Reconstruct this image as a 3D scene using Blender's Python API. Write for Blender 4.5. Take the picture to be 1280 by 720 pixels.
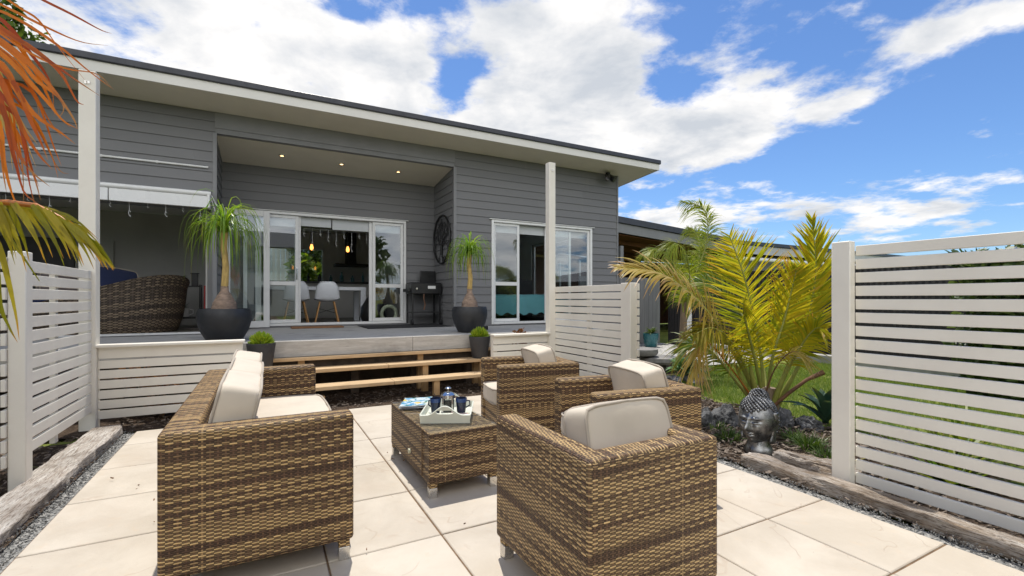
import bpy, bmesh, math, random
from mathutils import Vector, Matrix, noise as mnoise
random.seed(7)
for o in list(bpy.data.objects): bpy.data.objects.remove(o)
SC = bpy.context.scene
COL = SC.collection
PI = math.pi
rad = math.radians
# ------------------------------------------------------------------ camera
H, F, HOR = 1.2, 585.0, 374.0            # eye height, focal length and horizon for a 1280 px wide frame
A = rad(28.0)                            # the house and patio are turned 28 degrees to the view
CA, SA = math.cos(A), math.sin(A)
cam = bpy.data.cameras.new('camera'); camo = bpy.data.objects.new('camera', cam); COL.objects.link(camo)
camo.location = (0, 0, H); camo.rotation_euler = (rad(90), 0, 0)
cam.sensor_width = 36; cam.lens = F / 1280 * 36; cam.shift_y = (HOR - 360) / 1280
cam.clip_start = 0.05; cam.clip_end = 3000
SC.camera = camo
# ------------------------------------------------------------------ world: daylight sky with clouds
SUN_EL, SUN_AZ = rad(72), math.atan2(-0.2035, 0.979)
wd = bpy.data.worlds.new('World'); SC.world = wd; wd.use_nodes = True
nt = wd.node_tree; nt.nodes.clear()
WN, WL = nt.nodes, nt.links
def wmath(op, a, b=None, c=None):
    n = WN.new('ShaderNodeMath'); n.operation = op
    for i, v in enumerate((a, b, c)):
        if v is None: continue
        if isinstance(v, (int, float)): n.inputs[i].default_value = v
        else: WL.new(v, n.inputs[i])
    return n.outputs[0]
sky = WN.new('ShaderNodeTexSky'); sky.sky_type = 'NISHITA'; sky.sun_disc = False
sky.sun_elevation = SUN_EL; sky.sun_rotation = SUN_AZ
sky.air_density = 1.0; sky.dust_density = 0.3; sky.ozone_density = 2.0
tc = WN.new('ShaderNodeTexCoord'); sep = WN.new('ShaderNodeSeparateXYZ'); WL.new(tc.outputs['Generated'], sep.inputs[0])
dx, dy, dz = sep.outputs
az = wmath('ARCTAN2', dx, dy); el = wmath('ARCSINE', dz)
den = wmath('ADD', wmath('MAXIMUM', dz, 0.0), 0.16)
cmb = WN.new('ShaderNodeCombineXYZ'); WL.new(wmath('DIVIDE', dx, den), cmb.inputs[0]); WL.new(wmath('DIVIDE', dy, den), cmb.inputs[1])
def wnoise(scale, detail, rough, dist=0.0, off=(0, 0, 0)):
    m = WN.new('ShaderNodeMapping'); m.inputs['Location'].default_value = off; WL.new(cmb.outputs[0], m.inputs[0])
    n = WN.new('ShaderNodeTexNoise'); n.inputs['Scale'].default_value = scale; n.inputs['Detail'].default_value = detail
    n.inputs['Roughness'].default_value = rough; n.inputs['Distortion'].default_value = dist; WL.new(m.outputs[0], n.inputs['Vector'])
    return n.outputs['Fac']
n1 = wnoise(1.9, 9, 0.60, 0.15)
n2 = wnoise(4.3, 8, 0.62, 0.1, (3.1, 1.7, 0))
def ae(x, y):
    return math.atan((x - 640) / F), math.atan((HOR - y) / math.hypot(F, x - 640))
# patches of cloud: (x, y, half width, half height, weight); negative weights open blue gaps
BL = [(250, -10, 330, 170, .40), (560, 180, 260, 110, .32), (760, 70, 120, 110, .30), (700, 165, 120, 55, .26), (470, 90, 60, 60, -.10), (640, 40, 110, 60, .2),
      (568, 105, 20, 34, -.34), (592, 84, 26, 18, -.26), (604, 122, 26, 12, -.18), (545, 52, 14, 20, -.16), (430, 15, 40, 16, -.28), (318, 32, 16, 14, -.22), (865, 20, 40, 60, -.1), (560, 20, 40, 40, -.12),
      (920, 160, 100, 30, .42), (1050, 135, 60, 20, .34), (960, 92, 55, 13, .26), (880, 192, 60, 14, .2), (855, 105, 30, 30, -.22),
      (1200, 30, 110, 44, .36), (1150, 55, 60, 26, .2),
      (1150, 268, 95, 20, .40), (850, 275, 80, 20, .34), (990, 264, 70, 12, .26), (1260, 222, 50, 12, .26), (1000, 285, 160, 10, .12)]
acc = None
for (x, y, wx, wy, k) in BL:
    a0, e0 = ae(x, y); a1, e1 = ae(x + wx, y); a2, e2 = ae(x, y - wy)
    sa, se = max(abs(a1 - a0), .01), max(abs(e2 - e0), .01)
    p = wmath('MULTIPLY', wmath('SUBTRACT', az, a0), 1 / sa); q = wmath('MULTIPLY', wmath('SUBTRACT', el, e0), 1 / se)
    g = wmath('MULTIPLY', wmath('EXPONENT', wmath('MULTIPLY', wmath('ADD', wmath('MULTIPLY', p, p), wmath('MULTIPLY', q, q)), -0.9)), k)
    acc = g if acc is None else wmath('ADD', acc, g)
# behind the viewer: unseen cloud cover thickened to light the shaded facade
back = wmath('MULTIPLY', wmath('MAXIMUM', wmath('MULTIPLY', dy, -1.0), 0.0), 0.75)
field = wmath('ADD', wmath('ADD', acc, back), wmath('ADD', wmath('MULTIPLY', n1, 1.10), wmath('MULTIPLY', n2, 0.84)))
mr = WN.new('ShaderNodeMapRange'); mr.interpolation_type = 'SMOOTHSTEP'; WL.new(field, mr.inputs['Value'])
mr.inputs['From Min'].default_value = 1.08; mr.inputs['From Max'].default_value = 1.32
cov = wmath('MULTIPLY', mr.outputs[0], wmath('MINIMUM', wmath('MAXIMUM', wmath('MULTIPLY', dz, 14.0), 0.0), 1.0))
sh = wnoise(3.0, 6, 0.55, 0.2, (0.12, -0.2, 0.4))
mr2 = WN.new('ShaderNodeMapRange'); WL.new(wmath('ADD', wmath('MULTIPLY', sh, 1.2), wmath('MULTIPLY', field, 0.30)), mr2.inputs['Value'])
mr2.inputs['From Min'].default_value = 0.88; mr2.inputs['From Max'].default_value = 1.22
cmix = WN.new('ShaderNodeMix'); cmix.data_type = 'RGBA'; WL.new(mr2.outputs[0], cmix.inputs['Factor'])
CLOUD = 6.6
cmix.inputs['A'].default_value = (1.04 * CLOUD, 1.02 * CLOUD, 1.0 * CLOUD, 1); cmix.inputs['B'].default_value = (.60 * CLOUD, .64 * CLOUD, .70 * CLOUD, 1)
tint = WN.new('ShaderNodeMix'); tint.data_type = 'RGBA'; tint.blend_type = 'MULTIPLY'; tint.inputs['Factor'].default_value = 1.0
WL.new(sky.outputs[0], tint.inputs['A']); tint.inputs['B'].default_value = (0.56, 0.73, 0.95, 1)
mix = WN.new('ShaderNodeMix'); mix.data_type = 'RGBA'; WL.new(cov, mix.inputs['Factor'])
rear_fill = wmath('ADD', 1.0, wmath('MULTIPLY', wmath('MAXIMUM', wmath('MULTIPLY', dy, -1.0), 0.0), 1.25))   # unseen rear clouds brightened as fill for the facade
rc = WN.new('ShaderNodeVectorMath'); rc.operation = 'SCALE'; WL.new(cmix.outputs['Result'], rc.inputs[0]); WL.new(rear_fill, rc.inputs['Scale'])
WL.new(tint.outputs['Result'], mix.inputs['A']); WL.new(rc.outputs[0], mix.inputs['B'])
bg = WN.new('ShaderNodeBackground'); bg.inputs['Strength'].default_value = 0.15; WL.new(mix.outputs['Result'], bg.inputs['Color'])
wo = WN.new('ShaderNodeOutputWorld'); WL.new(bg.outputs[0], wo.inputs['Surface'])
# ------------------------------------------------------------------ sun
sl = bpy.data.lights.new('sun', 'SUN'); sl.energy = 4.6; sl.angle = rad(0.53); sl.color = (1.0, 0.955, 0.865)
so = bpy.data.objects.new('sun', sl); COL.objects.link(so); so.location = (0, 0, 30)
SDIR = Vector((math.sin(SUN_AZ) * math.cos(SUN_EL), math.cos(SUN_AZ) * math.cos(SUN_EL), math.sin(SUN_EL)))
so.rotation_euler = SDIR.to_track_quat('Z', 'Y').to_euler()
vs = SC.view_settings; vs.view_transform = 'Standard'; vs.look = 'None'; vs.exposure = 0.08; vs.gamma = 1.0; vs.use_curve_mapping = False
SC.cycles.max_bounces = 8; SC.cycles.transparent_max_bounces = 16; SC.cycles.sample_clamp_indirect = 6.0
SC.cycles.use_denoising = True

# ------------------------------------------------------------------ helpers
def W(u, v, z=0.0):
    return Vector((u * CA - v * SA, u * SA + v * CA, z))
def PX(x, y, Y):
    return Vector(((x - 640) / F * Y, Y, H + (HOR - y) / F * Y))
def R(a, b): return random.uniform(a, b)
class MB:
    def __init__(s): s.v = []; s.f = []; s.uv = {}
    def add(s, vs, fs, uvs=None, M=None):
        b = len(s.v)
        for p in vs:
            p = Vector(p)
            s.v.append(M @ p if M is not None else p)
        for i, f in enumerate(fs):
            if uvs: s.uv[len(s.f)] = uvs[i]
            s.f.append([b + k for k in f])
        return s
    def box(s, x0, x1, y0, y1, z0, z1, M=None):
        vs = [(x0, y0, z0), (x1, y0, z0), (x1, y1, z0), (x0, y1, z0), (x0, y0, z1), (x1, y0, z1), (x1, y1, z1), (x0, y1, z1)]
        return s.add(vs, [(0, 3, 2, 1), (4, 5, 6, 7), (0, 1, 5, 4), (1, 2, 6, 5), (2, 3, 7, 6), (3, 0, 4, 7)], None, M)
    def bar(s, a, b, w, h, up=(0, 0, 1)):
        a, b = Vector(a), Vector(b); d = (b - a).normalized(); up = Vector(up)
        if abs(d.dot(up)) > .99: up = Vector((0, 1, 0))
        x = d.cross(up).normalized(); y = x.cross(d)
        vs = [p + x * (sx * w / 2) + y * (sy * h / 2) for p in (a, b) for (sx, sy) in ((-1, -1), (1, -1), (1, 1), (-1, 1))]
        return s.add(vs, [(3, 2, 1, 0), (4, 5, 6, 7), (0, 1, 5, 4), (1, 2, 6, 5), (2, 3, 7, 6), (3, 0, 4, 7)])
    def tube(s, pts, r, n=6, cap=True, closed=False):
        pts = [Vector(p) for p in pts]; N = len(pts); vs = []; fs = []
        rr = r if isinstance(r, (list, tuple)) else [r] * N
        x = None
        for i, p in enumerate(pts):
            if closed: t = pts[(i + 1) % N] - pts[i - 1]
            else: t = pts[min(i + 1, N - 1)] - pts[max(i - 1, 0)]
            t = t.normalized() if t.length > 1e-9 else Vector((0, 0, 1))
            if x is None:
                x = t.orthogonal().normalized()
            else:
                x = (x - t * x.dot(t)); x = x.normalized() if x.length > 1e-6 else t.orthogonal().normalized()
            y = t.cross(x)
            for k in range(n):
                a = 2 * PI * k / n; vs.append(p + (x * math.cos(a) + y * math.sin(a)) * rr[i])
        for i in range(N if closed else N - 1):
            j = (i + 1) % N
            for k in range(n):
                fs.append((i * n + k, i * n + (k + 1) % n, j * n + (k + 1) % n, j * n + k))
        if cap and not closed:
            fs.append(tuple(range(n - 1, -1, -1))); fs.append(tuple((N - 1) * n + k for k in range(n)))
        return s.add(vs, fs)
    def lathe(s, prof, c=(0, 0, 0), n=32, M=None):
        vs = []; fs = []; m = len(prof)
        for k in range(n):
            a = 2 * PI * k / n
            for r, z in prof: vs.append((c[0] + r * math.cos(a), c[1] + r * math.sin(a), c[2] + z))
        for k in range(n):
            k2 = (k + 1) % n
            for i in range(m - 1): fs.append((k * m + i, k2 * m + i, k2 * m + i + 1, k * m + i + 1))
        return s.add(vs, fs, None, M)
    def prism(s, poly, y0, y1, M=None):
        """polygon in (x, z), extruded along y"""
        n = len(poly)
        vs = [(x, y0, z) for x, z in poly] + [(x, y1, z) for x, z in poly]
        fs = [tuple(range(n)), tuple(range(2 * n - 1, n - 1, -1))] + [(i, n + i, n + (i + 1) % n, (i + 1) % n) for i in range(n)]
        return s.add(vs, fs, None, M)
    def strip(s, pts, ws, side, rnd=None):
        """leaf: centre line pts, half widths ws, side vector(s)"""
        vs = []; n = len(pts); r = random.random() if rnd is None else rnd; fs = []; uv = []
        for i, p in enumerate(pts):
            sd = side[i] if isinstance(side, list) else side
            vs.append(Vector(p) - sd * ws[i]); vs.append(Vector(p) + sd * ws[i])
        for i in range(n - 1):
            fs.append((2 * i, 2 * i + 1, 2 * i + 3, 2 * i + 2)); a, b = i / (n - 1), (i + 1) / (n - 1)
            uv.append([(a, r), (a, r), (b, r), (b, r)])
        return s.add(vs, fs, uv)
    def build(s, name, mat, parent=None, smooth=0, bevel=0, origin=None, seg=2, loc=None, rot=None):
        me = bpy.data.meshes.new(name)
        vs = [p - origin for p in s.v] if origin is not None else s.v
        me.from_pydata([tuple(p) for p in vs], [], s.f)
        uvl = me.uv_layers.new(name='UVMap'); data = [0.0] * (2 * len(me.loops))
        for p in me.polygons:
            q = s.uv.get(p.index)
            if q is None:
                n = p.normal; ax = max(range(3), key=lambda i: abs(n[i]))
                for li in p.loop_indices:
                    c = me.vertices[me.loops[li].vertex_index].co
                    data[2 * li], data[2 * li + 1] = ((c.y, c.z) if ax == 0 else (c.x, c.z) if ax == 1 else (c.x, c.y))
            else:
                for k, li in enumerate(p.loop_indices): data[2 * li], data[2 * li + 1] = q[k]
        uvl.data.foreach_set('uv', data)
        if smooth:
            me.polygons.foreach_set('use_smooth', [True] * len(me.polygons))
            me.set_sharp_from_angle(angle=rad(smooth))
        if mat: me.materials.append(mat)
        me.validate(); me.update()
        o = bpy.data.objects.new(name, me); COL.objects.link(o)
        if parent is not None: o.parent = parent
        if loc is not None: o.location = loc
        if rot is not None: o.rotation_euler = rot
        if bevel:
            b = o.modifiers.new('bevel', 'BEVEL'); b.width = bevel; b.segments = seg; b.limit_method = 'ANGLE'; b.angle_limit = rad(40)
            b.harden_normals = False
            me.polygons.foreach_set('use_smooth', [True] * len(me.polygons)); me.set_sharp_from_angle(angle=rad(50))
        return o
def tag(o, label=None, cat=None, group=None, kind=None):
    if label: o['label'] = label
    if cat: o['category'] = cat
    if group: o['group'] = group
    if kind: o['kind'] = kind
    return o
def thing(name, label, cat, u, v, z=0.0, rot=0.0, group=None):
    o = bpy.data.objects.new(name, None); COL.objects.link(o); o.location = W(u, v, z); o.rotation_euler = (0, 0, A + rot)
    o.empty_display_size = .2
    return tag(o, label, cat, group)
def thing_at(name, label, cat, p, group=None):
    o = bpy.data.objects.new(name, None); COL.objects.link(o); o.location = p; o.empty_display_size = .2
    return tag(o, label, cat, group)
def kids(o): return [c for c in bpy.data.objects if c.parent == o]
def dup(o, label=None, parent=None):
    c = o.copy(); COL.objects.link(c)
    if parent is not None: c.parent = parent
    if label: c['label'] = label
    for k in kids(o): dup(k, None, c)
    return c
def crom(P, n):
    """Catmull-Rom through control points"""
    P = [Vector(p) for p in P]; Q = [2 * P[0] - P[1]] + P + [2 * P[-1] - P[-2]]; out = []
    m = len(P) - 1
    for i in range(n + 1):
        t = i / n * m; k = min(int(t), m - 1); t -= k
        a, b, c, d = Q[k:k + 4]
        out.append(.5 * ((2 * b) + (c - a) * t + (2 * a - 5 * b + 4 * c - d) * t * t + (3 * b - a - 3 * c + d) * t ** 3))
    return out
# ------------------------------------------------------------------ materials
class NT:
    def __init__(s, name):
        s.m = bpy.data.materials.new(name); s.m.use_nodes = True; s.t = s.m.node_tree
        s.b = s.t.nodes['Principled BSDF']; s.out = s.t.nodes['Material Output']
    def n(s, typ, **kw):
        x = s.t.nodes.new(typ)
        for k, v in kw.items(): setattr(x, k, v)
        return x
    def l(s, a, b): s.t.links.new(a, b)
    def val(s, sock, v):
        if isinstance(v, (int, float)): sock.default_value = v
        elif isinstance(v, tuple): sock.default_value = v if len(v) == 4 or sock.type == 'VECTOR' else (*v, 1)
        else: s.l(v, sock)
    def math(s, op, a, b=None, c=None):
        x = s.n('ShaderNodeMath', operation=op)
        for i, v in enumerate((a, b, c)):
            if v is not None: s.val(x.inputs[i], v)
        return x.outputs[0]
    def mixc(s, f, a, b, blend='MIX'):
        x = s.n('ShaderNodeMix', data_type='RGBA', blend_type=blend)
        s.val(x.inputs['Factor'], f); s.val(x.inputs['A'], a); s.val(x.inputs['B'], b)
        return x.outputs['Result']
    def coord(s, kind='Object', scale=(1, 1, 1), loc=(0, 0, 0), rot=(0, 0, 0)):
        t = s.n('ShaderNodeTexCoord'); mp = s.n('ShaderNodeMapping'); s.l(t.outputs[kind], mp.inputs[0])
        mp.inputs['Scale'].default_value = scale; mp.inputs['Location'].default_value = loc; mp.inputs['Rotation'].default_value = rot
        return mp.outputs[0]
    def noise(s, vec, scale=5, detail=4, rough=.55, dist=0.0):
        x = s.n('ShaderNodeTexNoise'); s.l(vec, x.inputs['Vector']); x.inputs['Scale'].default_value = scale
        x.inputs['Detail'].default_value = detail; x.inputs['Roughness'].default_value = rough; x.inputs['Distortion'].default_value = dist
        return x.outputs['Fac']
    def ramp(s, f, a, b, lo=0.0, hi=1.0, smooth=True):
        x = s.n('ShaderNodeMapRange', interpolation_type='SMOOTHSTEP' if smooth else 'LINEAR'); s.val(x.inputs[0], f)
        x.inputs[1].default_value = a; x.inputs[2].default_value = b; x.inputs[3].default_value = lo; x.inputs[4].default_value = hi
        return x.outputs[0]
    def bump(s, h, strength=.3, dist=.01):
        x = s.n('ShaderNodeBump'); s.val(x.inputs['Height'], h); x.inputs['Strength'].default_value = strength; x.inputs['Distance'].default_value = dist
        s.l(x.outputs[0], s.b.inputs['Normal']); return x
    def set(s, **kw):
        for k, v in kw.items(): s.val(s.b.inputs[k.replace('_', ' ')], v)
        return s
def sc(c, k): return tuple(min(1, x * k) for x in c)
def mat(name, col, rough=.6, var=.12, vs=6.0, bump=.0, bs=60.0, metal=0.0, spec=.5, bd=.004, stretch=(1, 1, 1), col2=None):
    s = NT(name); v = s.coord('Object', stretch)
    n = s.noise(v, vs, 5, .6)
    c = s.mixc(s.ramp(n, .3, .7), sc(col, 1 - var), col2 if col2 else sc(col, 1 + var))
    s.set(Base_Color=c, Roughness=s.ramp(s.noise(v, vs * 2.3, 3), .3, .7, max(0, rough - .08), min(1, rough + .08)), Metallic=metal, Specular_IOR_Level=spec)
    if bump: s.bump(s.noise(v, bs, 4, .65), bump, bd)
    return s.m
def leafmat(name, ca, cb, tip, tipstart=.72, trans=.45, rough=.42, basec=None):
    """leaf colour varies per leaflet (uv.y) and browns towards the tip (uv.x)"""
    s = NT(name); t = s.n('ShaderNodeTexCoord'); sp = s.n('ShaderNodeSeparateXYZ'); s.l(t.outputs['UV'], sp.inputs[0])
    r2 = s.math('FRACT', s.math('MULTIPLY', sp.outputs[1], 7.31))
    n = s.noise(s.coord('Object'), 9.0, 3)
    f = s.ramp(s.math('ADD', s.math('MULTIPLY', sp.outputs[1], .75), s.math('MULTIPLY', n, .5)), .2, 1.05)
    c = s.mixc(f, ca, cb)
    ts = s.math('ADD', sp.outputs[0], s.math('MULTIPLY', s.math('SUBTRACT', r2, .5), .5))
    c = s.mixc(s.ramp(ts, tipstart, tipstart + .3), c, tip)
    if basec: c = s.mixc(s.ramp(ts, .0, .35, 1, 0), c, basec)
    s.set(Base_Color=c, Roughness=rough, Specular_IOR_Level=.5)
    tr = s.n('ShaderNodeBsdfTranslucent'); s.l(s.mixc(1.0, c, (1.0, 1.0, .7, 1), 'MULTIPLY'), tr.inputs[0])
    mx = s.n('ShaderNodeMixShader'); mx.inputs[0].default_value = min(.68, trans + .12)
    s.l(s.b.outputs[0], mx.inputs[1]); s.l(tr.outputs[0], mx.inputs[2]); s.l(mx.outputs[0], s.out.inputs[0])
    return s.m
def wicker(name, dark, tan, balance=.5, p=.0092, c=.034, off=0.0, bw=.62):
    s = NT(name); t = s.n('ShaderNodeTexCoord'); sp = s.n('ShaderNodeSeparateXYZ'); s.l(t.outputs['UV'], sp.inputs[0])
    x, y = sp.outputs[0], sp.outputs[1]
    wob = s.math('MULTIPLY', s.math('SUBTRACT', s.noise(t.outputs['Object'], 14, 2), .5), .006)
    y = s.math('ADD', y, wob)
    ys = s.math('DIVIDE', y, p); xs = s.math('DIVIDE', x, c)
    row, fy = s.math('FLOOR', ys), s.math('FRACT', ys); k, fx = s.math('FLOOR', xs), s.math('FRACT', xs)
    par = s.math('FLOORED_MODULO', s.math('ADD', row, k), 2.0)                  # 0 over, 1 under
    hy = s.math('SINE', s.math('MULTIPLY', fy, PI)); hx = s.math('SINE', s.math('MULTIPLY', fx, PI))
    over = s.math('MULTIPLY', s.math('POWER', hy, .6), s.math('ADD', s.math('MULTIPLY', s.math('POWER', hx, .6), .6), .4))
    stake = s.ramp(s.math('ABSOLUTE', s.math('SUBTRACT', fx, .5)), .10, .17, 1, 0)
    under = s.math('MAXIMUM', s.math('MULTIPLY', stake, .62), s.math('MULTIPLY', hy, .22))
    h = s.math('ADD', s.math('MULTIPLY', over, s.math('SUBTRACT', 1.0, par)), s.math('MULTIPLY', under, par))
    def cnoise(vx, vy, vz, scale, det=2):
        cm = s.n('ShaderNodeCombineXYZ'); s.val(cm.inputs[0], vx); s.val(cm.inputs[1], vy); s.val(cm.inputs[2], vz)
        return s.noise(cm.outputs[0], scale, det, .5)
    band = cnoise(s.math('MULTIPLY', x, .22), s.math('MULTIPLY', row, .21), 3.0 + off, 1.0, 2)
    per = cnoise(s.math('MULTIPLY', x, .55), s.math('MULTIPLY', row, 3.77), 9.0 + off, 1.0, 1)
    rf = s.ramp(s.math('ADD', s.math('MULTIPLY', band, bw), s.math('MULTIPLY', per, 1.12 - bw)), .56 + (.5 - balance) * .4 - .05, .56 + (.5 - balance) * .4 + .05)
    kf = s.ramp(cnoise(s.math('MULTIPLY', k, 3.31), off, 1.0, 1.0, 1), .66, .70)
    tone = s.ramp(cnoise(s.math('MULTIPLY', x, 4.0), s.math('MULTIPLY', row, 5.1), 2.0, 1.0, 2), .25, .75, .60, 1.32, False)
    strand = s.mixc(rf, dark, tan); stk = s.mixc(kf, sc(dark, 1.3), sc(tan, 1.0))
    isst = s.math('MULTIPLY', par, stake)
    col = s.mixc(isst, strand, stk)
    cmb = s.n('ShaderNodeCombineColor'); [s.l(tone, cmb.inputs[i]) for i in range(3)]
    col = s.mixc(1.0, col, cmb.outputs[0], 'MULTIPLY')
    gap_shade = s.ramp(h, .12, .38)
    col = s.mixc(gap_shade, sc(dark, .35), col)                                        # shade between the strands painted into the colour
    s.set(Base_Color=col, Roughness=.52, Specular_IOR_Level=.3)
    s.bump(h, .9, .006)
    return s.m
def M_glass():
    s = NT('window_glass'); fr = s.n('ShaderNodeFresnel'); fr.inputs[0].default_value = 1.75
    g = s.n('ShaderNodeBsdfGlossy'); g.inputs['Roughness'].default_value = 0.0; g.inputs['Color'].default_value = (.92, .96, 1.0, 1)
    wv = s.noise(s.coord('Object'), 1.3, 1); bp = s.n('ShaderNodeBump'); s.l(wv, bp.inputs['Height']); bp.inputs['Strength'].default_value = .05; bp.inputs['Distance'].default_value = .02
    s.l(bp.outputs[0], g.inputs['Normal'])
    t = s.n('ShaderNodeBsdfTransparent'); t.inputs[0].default_value = (.90, .93, .93, 1)
    gm = s.n('ShaderNodeNewGeometry'); mx = s.n('ShaderNodeMixShader'); s.l(s.math('MULTIPLY', s.math('SUBTRACT', 1.0, gm.outputs['Backfacing']), s.math('MINIMUM', s.math('ADD', s.math('MULTIPLY', fr.outputs[0], 1.6), .05), 1.0)), mx.inputs[0]); s.l(t.outputs[0], mx.inputs[1]); s.l(g.outputs[0], mx.inputs[2])
    s.l(mx.outputs[0], s.out.inputs[0]); return s.m
def M_clear():
    s = NT('table_glass'); fr = s.n('ShaderNodeFresnel'); fr.inputs[0].default_value = 1.45
    g = s.n('ShaderNodeBsdfGlossy'); g.inputs['Roughness'].default_value = .02
    t = s.n('ShaderNodeBsdfTransparent'); t.inputs[0].default_value = (.97, .985, .98, 1)
    gm = s.n('ShaderNodeNewGeometry'); mx = s.n('ShaderNodeMixShader'); s.l(s.math('MULTIPLY', s.math('SUBTRACT', 1.0, gm.outputs['Backfacing']), fr.outputs[0]), mx.inputs[0]); s.l(t.outputs[0], mx.inputs[1]); s.l(g.outputs[0], mx.inputs[2])
    s.l(mx.outputs[0], s.out.inputs[0]); return s.m
def M_emit(name, col, st):
    s = NT(name); s.set(Base_Color=(.8, .7, .5), Emission_Color=col, Emission_Strength=st); return s.m
def M_tile():
    s = NT('cream_riven_paver'); v = s.coord('UV')
    n = s.noise(v, 2.2, 6, .6, .4); n2 = s.noise(v, 11, 5, .65); fine = s.noise(v, 90, 3, .7)
    c = s.mixc(s.ramp(n, .3, .72), (.442, .386, .315), (.537, .480, .404))
    c = s.mixc(s.ramp(n2, .55, .75, 0, .35), c, (.52, .41, .30))
    # thin riven ridges: contour lines of a low noise
    r = s.math('ABSOLUTE', s.math('SUBTRACT', s.noise(v, 1.7, 3, .5, 1.2), .5)); ridge = s.ramp(r, .0, .010, 1, 0)
    ridge = s.math('MULTIPLY', ridge, s.ramp(s.noise(v, 3.1, 2), .45, .6))
    c = s.mixc(s.math('MULTIPLY', ridge, .38), c, (.36, .27, .20))
    sp = s.ramp(s.noise(v, 48, 3, .6), .70, .76); c = s.mixc(s.math('MULTIPLY', sp, .6), c, (.25, .19, .14))
    big = s.noise(s.coord('Object'), .9, 4, .6, .5); c = s.mixc(s.ramp(big, .5, .75, 0, .30), c, (.46, .36, .27))
    s.set(Base_Color=c, Roughness=s.ramp(n2, .3, .7, .55, .75), Specular_IOR_Level=.35)
    s.bump(s.math('ADD', s.math('ADD', s.math('MULTIPLY', n, .9), s.math('MULTIPLY', ridge, -.12)), s.math('MULTIPLY', fine, .10)), .75, .014)
    return s.m
def M_wood(name, ca, cb, dark, along='x', grain=60, rough=.75, bump=.4, dk=.56, bd=.006):
    s = NT(name); st = {'x': (1.2, 12, 12), 'y': (12, 1.2, 12), 'z': (12, 12, 1.2)}[along]
    v = s.coord('Object', st); n = s.noise(v, 3.0, 7, .7, .5); n2 = s.noise(v, 12, 5, .7); b = s.noise(s.coord('Object'), 2.2, 4, .6)
    c = s.mixc(s.ramp(n, .3, .7), ca, cb); c = s.mixc(s.ramp(n2, dk, dk + .16, 0, .75), c, dark); c = s.mixc(s.ramp(b, dk - .04, dk + .19, 0, .55), c, dark)
    s.set(Base_Color=c, Roughness=rough, Specular_IOR_Level=.25); s.bump(s.math('ADD', n, s.math('MULTIPLY', n2, .7)), bump, bd)
    return s.m
MT = {}
def M_clad():
    s = NT('grey_weatherboard_paint'); t = s.n('ShaderNodeTexCoord'); sp = s.n('ShaderNodeSeparateXYZ'); s.l(t.outputs['Object'], sp.inputs[0])
    row = s.math('FLOOR', s.math('DIVIDE', s.math('SUBTRACT', sp.outputs[2], .70), .147)); sm = s.math('ADD', sp.outputs[0], sp.outputs[1])
    wn = s.n('ShaderNodeTexWhiteNoise', noise_dimensions='2D'); cm = s.n('ShaderNodeCombineXYZ'); s.l(row, cm.inputs[0])
    s.l(s.math('FLOOR', s.math('ADD', s.math('DIVIDE', sm, 4.2), s.math('MULTIPLY', row, .37))), cm.inputs[1]); s.l(cm.outputs[0], wn.inputs['Vector'])
    n = s.noise(s.coord('Object', (.5, .5, 1.5)), 3.0, 5, .65); g = s.noise(s.coord('Object', (3, 3, 60)), 4.0, 4, .6)
    f = s.math('ADD', s.math('MULTIPLY', wn.outputs['Value'], .55), s.math('MULTIPLY', n, .45))
    c = s.mixc(f, (.150, .150, .155), (.186, .186, .190)); st = s.ramp(s.noise(s.coord('Object', (5, 5, .35)), 2.0, 4, .7), .58, .76, 0, .22)
    c = s.mixc(st, c, (.235, .23, .22)); s.set(Base_Color=c, Roughness=s.ramp(n, .3, .7, .48, .62), Specular_IOR_Level=.35)
    fj = s.math('FRACT', s.math('ADD', s.math('DIVIDE', sm, 4.2), s.math('MULTIPLY', row, .37)))
    s.bump(s.math('ADD', s.math('MULTIPLY', g, .12), s.ramp(fj, .0, .0009, 0, 1)), .35, .004); return s.m
MT['clad'] = M_clad()
MT['clad_trim'] = mat('grey_corner_paint', (.185, .186, .19), .5, .05, 3)
def M_white():
    s = NT('cream_white_paint'); v = s.coord('Object'); a = s.noise(v, 2.2, 5, .6); b = s.noise(s.coord('Object', (14, 1.2, 14)), 3.5, 6, .7); d = s.noise(v, 7, 6, .72)
    c = s.mixc(s.ramp(a, .3, .7), (.735, .69, .61), (.79, .75, .665)); c = s.mixc(s.ramp(d, .60, .78, 0, .22), c, (.50, .44, .34)); c = s.mixc(s.ramp(b, .62, .74, 0, .14), c, (.55, .50, .42))
    s.set(Base_Color=c, Roughness=s.ramp(d, .3, .7, .36, .55), Specular_IOR_Level=.4); s.bump(b, .12, .003); return s.m
MT['white'] = M_white()
MT['alu'] = mat('white_aluminium', (.72, .72, .71), .32, .02, 3)
MT['soffit'] = mat('cream_soffit_paint', (.60, .56, .47), .6, .03, 2)
MT['roofedge'] = mat('dark_roof_steel', (.028, .030, .040), .38, .1, 4)
MT['fascia'] = mat('white_fascia', (.66, .64, .60), .4, .03, 2)
MT['inwall'] = mat('interior_wall_paint', (.72, .715, .69), .7, .04, 2)
MT['porchwall'] = mat('porch_wall_paint', (.36, .355, .34), .7, .04, 2)
MT['bedwall'] = mat('bedroom_wall_paint', (.68, .68, .67), .7, .04, 2)
MT['darkdoor'] = mat('dark_door', (.03, .028, .028), .5, .1, 4)
MT['infloor'] = M_wood('dark_floor_boards', (.10, .09, .08), (.15, .13, .115), (.06, .052, .045), 'x', rough=.35, bump=.1)
MT['deck'] = M_wood('weathered_deck_boards', (.34, .33, .32), (.46, .45, .43), (.20, .19, .18), 'x', bump=.5)
MT['deckface'] = M_wood('weathered_fascia_board', (.37, .345, .31), (.50, .475, .44), (.17, .155, .135), 'x', bump=.2, dk=.58)
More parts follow.
